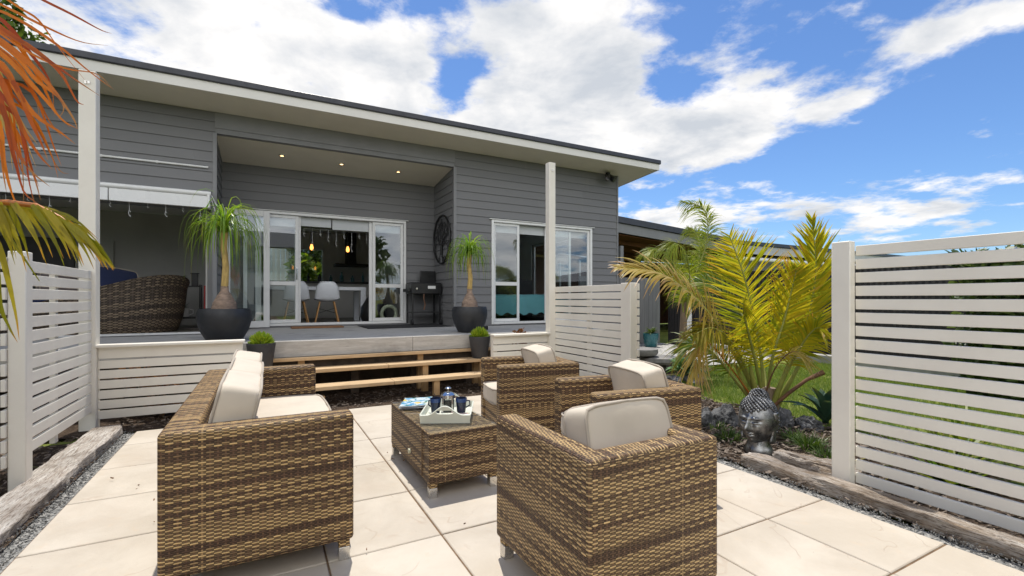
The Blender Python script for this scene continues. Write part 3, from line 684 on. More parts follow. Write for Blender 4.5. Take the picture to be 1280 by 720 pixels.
for (v, z) in ((5.93, .375), (5.63, .215)):
    m = MB(); m.box(S0, 1.395, v, v + .245, z - .042, z); m.box(1.40, S1, v, v + .245, z - .042, z); m.build('tread', MT['pine'], steps, bevel=.004)
for u in (.42, 1.90, 2.72):
    for (v, z) in ((5.66, .172), (5.97, .332), (DF - .03, .46)):
        m = MB(); m.box(u + (.0 if z < .2 else -.05), u + (.0 if z < .2 else -.05) + .075, v, v + .075, -.03, z); m.build('post', MT['pinez'], steps, bevel=.003)
m = MB(); m.box(.52, .62, 5.68, 5.78, -.03, .10); m.build('block', MT['pinez'], steps, bevel=.003)
# ------------------------------------------------------------------ slatted screens and posts
def screen_v(name, label, u, v0, v1, ztop, zbot, pitch, slat, posts, side=1, group='slatted privacy screens'):
    """slats run along v between v0 and v1 on the face towards `side`"""
    t = thing(name, label, 'fence', u, v0, 0, 0, group)
    m = MB(); z = ztop
    while z - slat > zbot - .02:
        m.box(-.012, .012, .0, v1 - v0, z - slat, z); z -= pitch
    m.build('slats', MT['white'], t, bevel=.003)
    for (pv, pz, w, d) in posts:
        m = MB(); xa, xb = sorted((side * .0125, side * (.0125 + w))); m.box(xa, xb, pv - v0 - d / 2, pv - v0 + d / 2, -.05, pz); m.build('post', MT['white'], t, bevel=.006)
    xa, xb = sorted((-side * .0135, -side * .05)); m = MB(); m.box(xa, xb, (v1 - v0) * .55 - .03, (v1 - v0) * .55 + .03, zbot - .02, ztop - .01)
    m.build('batten', MT['white'], t, bevel=.004)
    return t
def low_screen(label, u0, u1, v, ztop, zbot, pitch, slat, endpost):
    t = thing('low_slatted_fence', label, 'fence', u0, v, 0, 0, 'low slatted fences beside the steps')
    L = u1 - u0
    m = MB(); z = ztop - .03; m.box(0, L, -.012, .012, z - .105, z); z -= .105 + (pitch - slat)
    while z - slat > zbot - .03:
        m.box(0, L, -.012, .012, z - slat, z); z -= pitch
    m.build('slats', MT['white'], t, bevel=.003)
    m = MB(); m.box(-.02, L + .02, -.07, .05, ztop - .028, ztop); m.build('cap_rail', MT['white'], t, bevel=.006)
    m = MB(); x = L - .07 if endpost > 0 else 0
    m.box(x, x + .07, .0135, .075, -.04, ztop - .03); m.build('post', MT['white'], t, bevel=.005)
    return t
def tall_post(label, u, v, z, w=.115):
    t = thing('tall_post', label, 'post', u, v, 0, 0, 'tall white posts at the patio corners')
    m = MB(); m.box(-w / 2, w / 2, -w / 2, w / 2, -.05, z); m.build('shaft', MT['white'], t, bevel=.006)
    m = MB(); m.box(-.018, -.004, -w / 2 - .008, -w / 2 - .001, z - .13, z - .10); m.box(.004, .020, -w / 2 - .008, -w / 2 - .001, z - .125, z - .10); m.build('bracket', MT['steelfoot'], t)
    return t
UA, UB, VF = -1.43, 3.66, 5.70
tall_post('tall white post at the left patio corner beside the orange palm fronds', UA, VF, 3.31, .125)
tall_post('tall white post in front of the bedroom window right of the steps', UB, VF, 3.16, .105)
screen_v('slatted_fence', 'white slatted screen left of the patio behind the weathered sleepers', UA + .02, 4.00, VF - .068, 1.46, .10, .0945, .0745, [(4.07, 1.50, .085, .10)], 1)
screen_v('slatted_fence', 'white slatted screen behind the armchairs joined to the post by the window', UB + .06, 3.965, VF - .02, 1.375, .08, .093, .078, [(4.06, 1.385, .10, .16)], -1)
screen_v('slatted_fence', 'tall white slatted screen at far right beside the driftwood logs', 3.30, -.60, 1.585, 1.535, .045, .0838, .0630, [(1.64, 1.565, .06, .11)], -1)
low_screen('low white slatted fence left of the steps behind the sofa', UA + .065, -.19, VF, .775, .08, .0945, .077, 1)
low_screen('low white slatted fence right of the steps beside the tall post', 2.74, UB - .055, VF, .725, .08, .0945, .079, -1)
# ------------------------------------------------------------------ timber edging
def roughbar(name, label, cat, u, v, L, w, h, rot, mt, amp, group=None, seed=0, mossy=False, roundness=.3, kind='sleeper'):
    """weathered timber lying along v: many cross sections with uneven edges"""
    n = 150; k = 28; vs = []; fs = []
    for i in range(n + 1):
        y = L * i / n
        for j in range(k):
            a = 2 * PI * j / k + PI / k; cx, cz = math.cos(a), math.sin(a); e = 2 / (2 + 8 * (1 - roundness))
            x = math.copysign(abs(cx) ** e, cx) * w / 2; z = math.copysign(abs(cz) ** e, cz) * h / 2
            q = mnoise.noise(Vector((x * 9 + seed, y * 5, z * 9))) + .8 * mnoise.noise(Vector((x * 34 + seed, y * 7, z * 34))) - .7 * max(0, mnoise.noise(Vector((x * 60 + seed, y * 3, z * 60)))) + .35 * mnoise.noise(Vector((x * 70, y * 40 + seed, z * 70)))
            end = min(i, n - i) / 5.0; sh = min(1, .86 + .14 * end)
            vs.append((x * (1 + amp * q) * sh + .02 * mnoise.noise(Vector((seed, y * 1.3, 0))), y, z * (1 + amp * q) * sh + h / 2))
    for i in range(n):
        for j in range(k): fs.append((i * k + j, i * k + (j + 1) % k, (i + 1) * k + (j + 1) % k, (i + 1) * k + j))
    fs.append(tuple(range(k - 1, -1, -1))); fs.append(tuple(n * k + j for j in range(k)))
    m = MB(); m.add(vs, fs); o = m.build(name, mt, None, smooth=55)
    o.location = W(u, v, -.02); o.rotation_euler = (0, 0, A + rot); return tag(o, label, cat, group)
roughbar('timber_sleeper', 'long weathered sleeper lying along the left screen', 'sleeper', -1.235, 3.16, 2.30, .225, .08, 0, MT['sleeper'], .10, 'sleepers edging the left of the patio', 1, roundness=.05)
roughbar('timber_sleeper', 'pale split sleeper at the bottom left corner', 'sleeper', -1.225, 1.10, 2.03, .225, .08, rad(.4), MT['sleeper'], .12, 'sleepers edging the left of the patio', 5, roundness=.05)
roughbar('driftwood_log', 'long pale log edging the patio under the right screen', 'log', 3.11, -.9, 3.14, .125, .095, rad(-.6), MT['log'], .22, 'weathered logs on the right of the patio', 9, roundness=.5)
roughbar('driftwood_log', 'short grey mossy log behind the pale log near the statue', 'log', 3.40, 1.60, .52, .16, .13, rad(12), MT['log'], .3, 'weathered logs on the right of the patio', 14, roundness=.7)
# ------------------------------------------------------------------ cushions and wicker seats
def cushion(name, parent, sx, sy, sz, loc, rot, puff=.30, seed=0, pow_=18, sag=0):
    n = 14; vs = []; idx = {}; fs = []
    def vid(p):
        key = tuple(round(c, 5) for c in p)
        if key not in idx: idx[key] = len(vs); vs.append(p)
        return idx[key]
    rng = [-1 + 2 * i / n for i in range(n + 1)]
    for ax in range(3):
        for sg in (-1, 1):
            for i in range(n):
                for j in range(n):
                    q = []
                    for (a, b) in ((rng[i], rng[j]), (rng[i + 1], rng[j]), (rng[i + 1], rng[j + 1]), (rng[i], rng[j + 1])):
                        p = [0, 0, 0]; p[ax] = sg; p[(ax + 1) % 3] = a; p[(ax + 2) % 3] = b; q.append(vid(tuple(p)))
                    fs.append(q if sg > 0 else q[::-1])
    out = []
    for (x, y, z) in vs:
        l = (abs(x) ** pow_ + abs(y) ** pow_ + abs(z) ** pow_) ** (1 / pow_)
        x, y, z = x / l, y / l, z / l
        f = (1 - abs(x) ** 3.2) * (1 - abs(y) ** 3.2)
        zz = z * (.90 + puff * .6 * f)
        k = 1 - .035 * (1 - (1 - abs(x)) * 0) * (abs(x * y) ** 1.5) + .0
        edge = 1 - .02 * (1 - abs(z))
        P = Vector((x * sx / 2 * k, y * sy / 2 * k, zz * sz / 2))
        q = mnoise.noise(Vector((P.x * 6 + seed, P.y * 6, P.z * 6 + seed))) * .008 + mnoise.noise(Vector((P.x * 17 + seed, P.y * 17, P.z * 9))) * .005
        q += -.009 * abs(mnoise.noise(Vector((P.x * 11 + seed, P.y * 4 + seed, 3)))) * (1 if abs(z) > .6 else 0)
        P += P.normalized() * q; P.z -= sag * (1 - x * x) * (1 - y * y)
        out.append(P)
    m = MB(); m.add(out, fs); o = m.build(name, MT['cush'], parent, smooth=180, loc=loc, rot=rot)
    ss = o.modifiers.new('sub', 'SUBSURF'); ss.levels = 1; ss.render_levels = 1
    pm = MB()
    for sg in (-1, 1):
        pts = []
        for i in range(48):
            a = 2 * PI * i / 48; cx, cy = math.cos(a), math.sin(a); l = (abs(cx) ** 12 + abs(cy) ** 12) ** (1 / 12)
            x, y = cx / l, cy / l; kk = 1 - .035 * abs(x * y) ** 1.5
            pts.append((x * sx / 2 * kk * .995, y * sy / 2 * kk * .995, sg * sz / 2 * .86))
        pm.tube(pts, .0065, 6, closed=True)
    pm.build('piping', MT['pipe'], o, smooth=180)
    return o
def feet(t, u0, u1, v0, v1, h=.085):
    for (x, y) in ((u0, v0), (u1, v0), (u0, v1), (u1, v1)):
        m = MB(); m.box(x - .024, x + .024, y - .024, y + .024, .0, h * .72); f = m.build('foot', MT['steelfoot'], t, bevel=.002)
        m = MB(); m.box(x - .0235, x + .0235, y - .0235, y + .0235, h * .72 + .001, h + .03); m.build('leg', MT['wick'], f)
def ushape(m, x0, x1, y0, y1, T, z0, z1):
    """back along x0 and two arms, one continuous woven shell"""
    P = [(x0, y0), (x1, y0), (x1, y0 + T), (x0 + T, y0 + T), (x0 + T, y1 - T), (x1, y1 - T), (x1, y1), (x0, y1)]; n = 8
    vs = [(x, y, z0) for x, y in P] + [(x, y, z1) for x, y in P]
    top = [(8, 9, 10, 11), (8, 11, 12, 15), (12, 13, 14, 15)]
    m.add(vs, top + [tuple(k - 8 for k in f[::-1]) for f in top] + [(i, (i + 1) % n, n + (i + 1) % n, n + i) for i in range(n)])
# sofa: local x towards the table, local y along its length
def sofa():
    L, D, ZT_, T = 1.90, .735, .675, .125
    t = thing('wicker_sofa', 'long brown wicker sofa with cream cushions seen from its near arm', 'sofa', -.365, 2.245)
    W_ = MT['wick']; z0 = .095
    m = MB(); ushape(m, 0, D, 0, L, T, z0, ZT_); m.build('shell', W_, t, bevel=.018, seg=3)
    m = MB(); m.box(T + .001, D - .01, T + .001, L - T - .001, z0, .30); m.build('seat_base', W_, t, bevel=.01)
    feet(t, .04, D - .04, .04, L - .04)
    n = 3; w = (L - 2 * T) / n
    cushion('seat_cushion', t, D - T - .02 + .04, (L - 2 * T) / 2 - .01, .15, (T + (D - T) / 2 + .03, T + (L - 2 * T) * .25, .385), (0, 0, 0), .22, 3)
    cushion('seat_cushion', t, D - T - .02 + .04, (L - 2 * T) / 2 - .01, .15, (T + (D - T) / 2 + .03, T + (L - 2 * T) * .75, .385), (0, rad(1), 0), .22, 8)
    for i in range(n):
        cushion('back_cushion', t, .42, w + .005, .185, (T + .115 + R(-.008, .008), T + w * (i + .5), .615), (0, rad(-78 + R(-2, 2)), 0), .20, 20 + i)
    return t
sofa()
def armchair(label, u, v, rot, wk):
    """faces local +x; origin at the middle"""
    Wd, D, ZT_, T = .64, .72, .655, .11
    t = thing('wicker_armchair', label, 'armchair', u, v, 0, rot, 'wicker armchairs round the coffee table')
    z0 = .09
    m = MB(); ushape(m, -D / 2, D / 2, -Wd / 2, Wd / 2, T, z0, ZT_); m.build('shell', wk, t, bevel=.018, seg=3)
    m = MB(); m.box(-D / 2 + T + .001, D / 2 - .012, -Wd / 2 + T + .001, Wd / 2 - T - .001, z0, .30); m.build('seat_base', wk, t, bevel=.01)
    feet(t, -D / 2 + .04, D / 2 - .04, -Wd / 2 + .04, Wd / 2 - .04)
    cushion('seat_cushion', t, D - T + .02, Wd - 2 * T - .01, .14, (T / 2 + .012, 0, .375), (0, 0, 0), .24, u * 3)
    cushion('back_cushion', t, .40, Wd - 2 * T + .025, .175, (-D / 2 + T + .125, -.03 if 1.4 < rot < 1.7 else 0, .572), (0, rad(-75), 0), .16, v * 5)
    return t
armchair('tan wicker armchair nearest the camera turned with its back to the viewer', 1.285, 1.62, rad(90), MT['wick_chair'])
armchair('brown wicker armchair behind the nearest one beside the palm and statue', 2.09, 2.37, rad(170), MT['wick'])
armchair('wicker armchair farthest from the camera in front of the low fence', 2.11, 3.66, rad(170), MT['wick'])
# coffee table
ct = thing('coffee_table', 'low wicker coffee table with a glass top between the sofa and armchairs', 'table', 1.105, 3.175)
m = MB(); m.box(-.228, .228, -.472, .472, .085, .392); m.build('body', MT['wick_table'], ct, bevel=.008)
m = MB(); m.box(-.225, .225, -.470, .470, .394, .400); m.build('glass_top', MT['clear'], ct, bevel=.002)
feet(ct, -.20, .20, -.445, .445, .085)
m = MB(); m.box(-.2345, -.2290, -.34, -.335, .10, .385); m.build('door_joint', MT['grout'], ct)
m = MB(); m.lathe([(0, -.012), (.016, -.012), (.016, .0), (0, .0)], (0, 0, 0), 14, Matrix.Translation((-.240, -.10, .19)) @ Matrix.Rotation(rad(90), 4, 'Y')); m.build('knob', MT['ring'], ct, smooth=40)
# tray with two handles
TZ = .4015
tp = (1.125, 3.05)
tr = thing('serving_tray', 'pale cream tray with cut out handles on the coffee table', 'tray', tp[0], tp[1], TZ, -A + rad(2))
tw, td = .150, .200                                            # half sizes; handle ends face the viewer and the house
m = MB(); m.box(-tw, tw, -td, td, 0, .012); m.build('base', MT['tray'], tr, bevel=.002)
for sy_ in (-1, 1):
    n = 26; vs = []; top = []; s_ = Matrix.Translation((0, sy_ * (td + .001), .0)) @ Matrix.Rotation(rad(-12 * sy_), 4, 'X')
    def hz(x): return .055 + .062 * (.5 + .5 * math.cos(min(1, abs(x) / (tw * .78)) * PI))
    xs = [-tw - .01 + (2 * tw + .02) * i / n for i in range(n + 1)]
    m = MB()
    def slot(x):                                                # rounded slot under the crown
        a = abs(x) / .058
        if a >= 1: return None
        h = .0125 * math.sqrt(max(0, 1 - a ** 6)); return (.076 - h, .076 + h)
    for i in range(n):
        xa, xb = xs[i], xs[i + 1]; sa, sb = slot(xa), slot(xb)
        cuts = [(0, 0, hz(xa), hz(xb))] if not (sa or sb) else [(0, 0, (sa or (.076,))[0], (sb or (.076,))[0]), ((sa or (0, .076))[1], (sb or (0, .076))[1], hz(xa), hz(xb))]
        for (a0, b0, a1, b1) in cuts:
            m.add([(xa, -.006, a0), (xb, -.006, b0), (xb, .006, b0), (xa, .006, a0), (xa, -.006, a1), (xb, -.006, b1), (xb, .006, b1), (xa, .006, a1)],
                  [(0, 3, 2, 1), (4, 5, 6, 7), (0, 1, 5, 4), (2, 3, 7, 6), (3, 0, 4, 7), (1, 2, 6, 5)], None, s_)
    m.build('handle_end', MT['tray'], tr)
for sx_ in (-1, 1):
    m = MB(); M_ = Matrix.Translation((sx_ * (tw + .001), 0, 0)) @ Matrix.Rotation(rad(12 * sx_), 4, 'Y'); m.box(-.005, .005, -td, td, 0, .056, M_); m.build('side', MT['tray'], tr, bevel=.002)
for (dx_, dy_, c, lb) in ((-.095, -.09, (.05, .30, .32), 'teal square coaster in the left of the tray'), (.095, -.05, (.55, .10, .07), 'red square coaster in the right of the tray')):
    m = MB(); m.box(-.042, .042, -.042, .042, 0, .006); o = m.build('coaster', mat('coaster_' + ('teal' if dx_ < 0 else 'red'), c, .5, .25, 40, col2=(.7, .7, .62)), None, bevel=.002)
    q = Matrix.Rotation(rad(2), 4, 'Z') @ Vector((dx_, dy_, 0)); o.location = W(tp[0], tp[1], TZ + .013) + q; o.rotation_euler = (0, 0, rad(2)); tag(o, lb, 'coaster', 'coasters on the tray')
def on_tray(dx_, dy_): return W(tp[0], tp[1], TZ + .0128) + Matrix.Rotation(rad(2), 4, 'Z') @ Vector((dx_, dy_, 0))
pr = thing_at('coffee_plunger', 'polished steel and glass coffee plunger standing on the tray', 'coffee pot', on_tray(.0, -.01)); pr.scale = (.9, .9, .88)
m = MB(); m.lathe([(0, 0), (.050, 0), (.052, .01), (.050, .02)], n=28); m.build('base', MT['chrome'], pr, smooth=40)
m = MB(); m.lathe([(.046, .012), (.047, .135), (.045, .135), (.044, .014)], n=28); m.build('beaker', MT['clear'], pr, smooth=40)
m = MB(); m.lathe([(0, .015), (.043, .015), (.043, .098), (0, .098)], n=24); m.build('coffee', MT['coffee'], pr, smooth=40)
m = MB()
for k in range(4):
    a = PI / 4 + k * PI / 2; m.box(-.007, .007, -.0015, .0015, .0, .142, Matrix.Rotation(a, 4, 'Z') @ Matrix.Translation((0, -.050, 0)))
m.lathe([(.0482, .125), (.0525, .125), (.0525, .142), (.0482, .142)], n=28); m.build('frame', MT['chrome'], pr, smooth=40)
m = MB(); m.lathe([(.0, .176), (.018, .175), (.040, .165), (.054, .150), (.054, .143), (0, .143)], n=28); m.build('lid', MT['chrome'], pr, smooth=40)
m = MB(); m.tube([(0, 0, .175), (0, 0, .196)], .004, 8); m.lathe([(0, .196), (.024, .197), (.025, .202), (.014, .210), (0, .211)], n=20); m.build('plunger_knob', MT['chrome'], pr, smooth=40)
m = MB(); m.tube([(.050, 0, .125), (.085, 0, .128), (.092, 0, .10), (.086, 0, .05), (.052, 0, .035)], .007, 8); o = m.build('handle', MT['black'], pr, smooth=60); o.rotation_euler = (0, 0, rad(75))
def cup(lb, p, rz):
    t = thing_at('cup', lb, 'cup', p, 'blue and black cups beside the plunger'); t.rotation_euler = (0, 0, rz)
    m = MB(); m.lathe([(0, 0), (.026, 0), (.030, .01), (.036, .075), (.038, .104), (.035, .104), (.031, .02), (0, .016)], n=24); m.build('bowl', MT['blue'], t, smooth=50)
    m = MB(); m.lathe([(.0366, .078), (.0385, .1045), (.0395, .1045), (.0376, .078)], n=24); m.build('rim_glaze', mat('bright_blue_glaze', (.03, .06, .17), .12, .1, 8), t, smooth=50)
    m = MB(); m.tube([(.034, 0, .085), (.060, 0, .08), (.062, 0, .05), (.031, 0, .035)], .005, 8); m.build('handle', MT['blue'], t, smooth=60)
cup('dark blue cup to the left of the coffee plunger', on_tray(-.088, .01), rad(150)); cup('dark blue cup to the right of the coffee plunger', on_tray(.088, .01), rad(20))
# magazines
def mag(lb, p, rz, w, h, th, cols, seed):
    t = thing_at('magazine', lb, 'magazine', p, 'magazines on the coffee table'); t.rotation_euler = (0, 0, rz)
    m = MB(); n = 10; vs = []; fs = []
    for i in range(n + 1):
        x = -w / 2 + w * i / n; z = .010 * (i / n) ** 2
        vs += [(x, -h / 2, z), (x, h / 2, z), (x, h / 2, z + th), (x, -h / 2, z + th)]
    for i in range(n):
        b = 4 * i; fs += [(b, b + 1, b + 5, b + 4), (b + 3, b + 7, b + 6, b + 2), (b, b + 4, b + 7, b + 3), (b + 1, b + 2, b + 6, b + 5)]
    fs += [(0, 3, 2, 1), (4 * n, 4 * n + 1, 4 * n + 2, 4 * n + 3)]
    m.add(vs, fs); m.build('pages', MT['magwhite'], t)
    s = NT('magazine_cover'); v = s.coord('Object'); a = s.noise(v, 14 + seed, 2); b = s.noise(v, 22 + seed, 3, .5, 1)
    c = s.mixc(s.ramp(a, .42, .5), cols[0], cols[1]); c = s.mixc(s.ramp(b, .55, .6), c, cols[2]); c = s.mixc(s.ramp(s.noise(v, 9, 1), .62, .66), c, cols[3]); s.set(Base_Color=c, Roughness=.22)
    m = MB(); vs = []; fs = []
    for i in range(n + 1):
        x = -w / 2 + w * i / n; z = .010 * (i / n) ** 2 + th + .0006; vs += [(x, -h / 2, z), (x, h / 2, z)]
    for i in range(n): fs.append((2 * i, 2 * i + 2, 2 * i + 3, 2 * i + 1))
    m.add(vs, fs); m.build('cover', s.m, t)
mag('lower magazine with a dark cover on the coffee table', W(1.03, 3.47, TZ), A + rad(-32), .20, .27, .008, ((.02, .05, .12), (.05, .12, .3), (.4, .5, .6), (.3, .3, .3)), 3)
mag('bright blue and yellow magazine on top of the other by the tray', W(1.02, 3.45, TZ + .0195), A + rad(-24), .21, .28, .006, ((.10, .32, .55), (.60, .68, .70), (.05, .22, .20), (.75, .52, .08)), 0)
# ------------------------------------------------------------------ potted plants on the deck
def ponytail(label, u, v, pr_, ph, trunk_h, crown_r, seed, n=190, drop=.75):
    random.seed(seed)
    t = thing('ponytail_palm', label, 'potted plant', u, v, DZ + .002, 0, 'ponytail palms in round black pots')
    m = MB(); m.lathe([(0, 0), (pr_ * .62, 0), (pr_ * .66, .01), (pr_ * .88, ph * .33), (pr_, ph * .66), (pr_ * .985, ph * .88), (pr_ * .93, ph), (pr_ * .86, ph), (pr_ * .86, ph - .05), (0, ph - .05)], n=48); m.build('pot', MT['pot'], t, smooth=50)
    m = MB(); m.lathe([(0, ph - .035), (pr_ * .858, ph - .04)], n=30); m.build('soil', MT['soil'], t)
    r0 = pr_ * .46; m = MB(); prof = [(r0 * .86, ph - .05), (r0, ph + .0), (r0 * .92, ph + .07), (r0 * .62, ph + .15), (r0 * .34, ph + .21), (.040, ph + .27)]
    m.lathe(prof, n=28)
    m.v = [p * 1 + Vector((1, 0, 0)) * 0 for p in m.v]
    m.v = [Vector((p.x * (1 + .10 * mnoise.noise(p * 7)), p.y * (1 + .10 * mnoise.noise(p * 7 + Vector((3, 1, 2)))), p.z)) for p in m.v]
    m.build('bulb', MT['caudex'], t, smooth=60)
    m = MB(); z0 = ph + .25; z1 = ph + trunk_h
    m.tube([(0, 0, z0), (.012, .0, z0 + (z1 - z0) * .35), (-.006, .012, z0 + (z1 - z0) * .7), (.0, .0, z1)], [.040, .036, .032, .036], 10); m.build('trunk', MT['ponytail_trunk'], t, smooth=60)
    m = MB()
    for i in range(n):
        a = R(0, 2 * PI); e = R(.25, 1.5); L = R(.35, .95) * drop / .75
        p = Vector((math.cos(a) * .03, math.sin(a) * .03, z1 + R(-.06, .10))); d = Vector((math.cos(a) * math.cos(e), math.sin(a) * math.cos(e), math.sin(e))) * R(1.6, 2.7)
        pts = []; K = 9; vel = d.copy(); q = p.copy(); st = L / K; ln = 0
        dirv = d.normalized()
        for k in range(K + 1):
            pts.append(q.copy()); dirv = (dirv + Vector((0, 0, -1)) * (.24 + .15 * k) * R(.6, 1.3)).normalized() if k > 0 else dirv
            q = q + dirv * st
        side = dirv.cross(Vector((math.cos(a), math.sin(a), .1))).normalized() if True else None
        side = Vector((-math.sin(a), math.cos(a), R(-.3, .3))).normalized()
        w = R(.0045, .0085); m.strip(pts, [w * (1 - (k / K) ** 2 * .92) for k in range(K + 1)], side)
    m.build('foliage', MT['leaf_pony'], t)
    return t
ponytail('ponytail palm in a round black pot at the left, by the porch opening', -.41, 6.60, .290, .385, .96, .24, 3, 190, .74)
ponytail('ponytail palm in a round black pot at the right, by the bedroom window', 2.77, 6.58, .270, .385, .80, .17, 5, 170, .62)
def planter(label, u, v, z, r, h, seed):
    random.seed(seed)
    t = thing('succulent_planter', label, 'potted plant', u, v, z, 0, 'tapered charcoal planters on the steps')
    m = MB(); m.lathe([(0, 0), (r * .70, 0), (r * .72, .01), (r, h - .01), (r, h), (r * .90, h), (r * .88, h - .04), (0, h - .04)], n=40); m.build('pot', MT['potsmall'], t, smooth=50)
    m = MB(); m.lathe([(0, h - .025), (r * .88, h - .03)], n=24); m.build('soil', MT['soil'], t)
    m = MB()
    for i in range(260):
        a = R(0, 2 * PI); e = math.asin(R(.0, 1)); rr = r * .80
        c = Vector((math.cos(a) * math.cos(e) * rr * .9, math.sin(a) * math.cos(e) * rr * .9, h - .03 + math.sin(e) * rr * 1.05)); d = Vector((math.cos(a) * math.cos(e), math.sin(a) * math.cos(e), math.sin(e) + .35)).normalized()
        L = R(.025, .05); m.tube([c - d * .03, c, c + d * L * .6, c + d * L], [.008, .0085, .006, .001], 5)
        b = len(m.f); 
    for i in range(len(m.f)): m.uv[i] = [((i % 17) / 30.0, (i // 17 * .37) % 1)] * len(m.f[i])
    m.build('succulent', MT['leaf_cactus'], t, smooth=60)
planter('small charcoal planter with a spiky lime succulent beside the low fence on the left', -.02, 6.03, .378, .150, .325, 2)
planter('small charcoal planter with a lime succulent on the tread under the right ponytail palm', 2.70, 6.05, .378, .152, .30, 6)
# ------------------------------------------------------------------ barbecue, wall art, mats
bq = thing('barbecue', 'black barbecue with its lid open on thin legs in the corner of the recess', 'barbecue', 2.76, 8.86, DZ)
m = MB(); m.box(-.30, .30, -.21, .21, .60, .80); m.build('firebox', MT['black'], bq, bevel=.012)
m = MB(); m.box(-.29, .29, -.20, .20, .802, .82); m.build('hotplate', MT['blackmat'], bq)
m = MB(); m.box(-.02, .30, .17, .20, .80, 1.06); m.build('lid', MT['black'], bq, bevel=.012)
m = MB(); m.box(-.36, -.305, -.18, .18, .64, .70); m.build('side_handle', MT['black'], bq, bevel=.006)
m = MB(); m.lathe([(0, 0), (.018, 0), (.018, .02), (0, .02)], (0, 0, 0), 12, Matrix.Translation((-.20, -.212, .70)) @ Matrix.Rotation(rad(90), 4, 'X')); m.build('knob', MT['steelfoot'], bq, smooth=40)
m = MB(); m.box(.02, .17, -.216, -.211, .70, .755); m.build('badge', MT['alu'], bq)
for (x, y) in ((-.27, -.18), (.27, -.18), (-.27, .18), (.27, .18)):
    m = MB(); m.box(x - .014, x + .014, y - .014, y + .014, .03, .60); m.build('leg', MT['black'], bq)
for x in (-.28, .28):
    m = MB(); m.lathe([(0, -.02), (.055, -.02), (.06, 0), (.055, .02), (0, .02)], (0, 0, 0), 18, Matrix.Translation((x, -.18, .064)) @ Matrix.Rotation(rad(90), 4, 'Y')); m.build('wheel', MT['blackmat'], bq, smooth=40)
m = MB(); m.box(-.27, .27, -.17, .17, .24, .255); m.build('shelf', MT['black'], bq)
m = MB(); m.tube([(-.05, -.19, .60), (-.06, -.20, .50), (-.03, -.2, .40), (-.055, -.2, .30)], .010, 6); m.build('hose', MT['brown_stalk'], bq)
m = MB(); m.box(-.75, .75, -.5, .5, 0, .010); o = m.build('floor_mat', MT['blackmat'], None, bevel=.003); o.location = W(2.30, 8.55, DZ + .002); o.rotation_euler = (0, 0, A); tag(o, 'flat black mat under the barbecue', 'mat')
m = MB(); m.box(-.42, .42, -.20, .20, 0, .022); o = m.build('door_mat', MT['mat'], None, bevel=.006); o.location = W(.84, 8.86, DZ + .002); o.rotation_euler = (0, 0, A); tag(o, 'brown coir mat in front of the open dining doors', 'mat')
# tree of life disc on the side wall of the recess (faces -u)
def wallart():
    t = thing('wall_art', 'round black metal tree cutout hung on the grey recess wall', 'wall art', UC - .045, 8.66, 2.36)
    r = .46; m = MB(); m.tube([(0, r * math.cos(a), r * math.sin(a)) for a in [2 * PI * i / 64 for i in range(64)]], .019, 8, closed=True); m.build('rim', MT['black'], t, smooth=60)
    m = MB(); random.seed(11)
    def branch(y, z, a, L, w, d):
        y2, z2 = y + math.sin(a) * L, z + math.cos(a) * L
        if math.hypot(y2, z2) > r - .01:
            k = (r - .01) / math.hypot(y2, z2); y2, z2 = y2 * k, z2 * k; d = 0
        m.tube([(0, y, z), (0, (y + y2) / 2 + R(-.01, .01), (z + z2) / 2), (0, y2, z2)], [w, w * .85, w * .7], 5)
        for k in range(2):
            s_ = R(.25, .5); lx = 1.0
            m.add([(-.002, y2 + R(-.03, .03) + dx, z2 + R(-.03, .03) + dz_) for dx, dz_ in ((0, -.022), (.012, 0), (0, .022), (-.012, 0))], [(0, 1, 2, 3)])
        if d > 0:
            for s_ in (-1, 1): branch(y2, z2, a + s_ * R(.3, .7), L * R(.7, .88), w * .72, d - 1)
    m.tube([(0, .0, -r), (0, .02, -.30), (0, -.01, -.10)], [.045, .028, .024], 8)
    for a in (-1.3, -.75, -.25, .2, .7, 1.25): branch(-.01, -.12, a, .16, .016, 3)
    for a in (-2.2, -1.9, 1.9, 2.2): branch(.0, -.33, a, .10, .012, 1)
    m.build('tree', MT['black'], t)
wallart()
# small black box light on the deck edge
m = MB(); m.box(-.05, .05, -.03, .03, 0, .06); o = m.build('deck_light', MT['black'], None, bevel=.004); o.location = W(3.19, 6.95, DZ + .002); o.rotation_euler = (0, 0, A); tag(o, 'small black box on the deck beside the right ponytail pot', 'deck light')
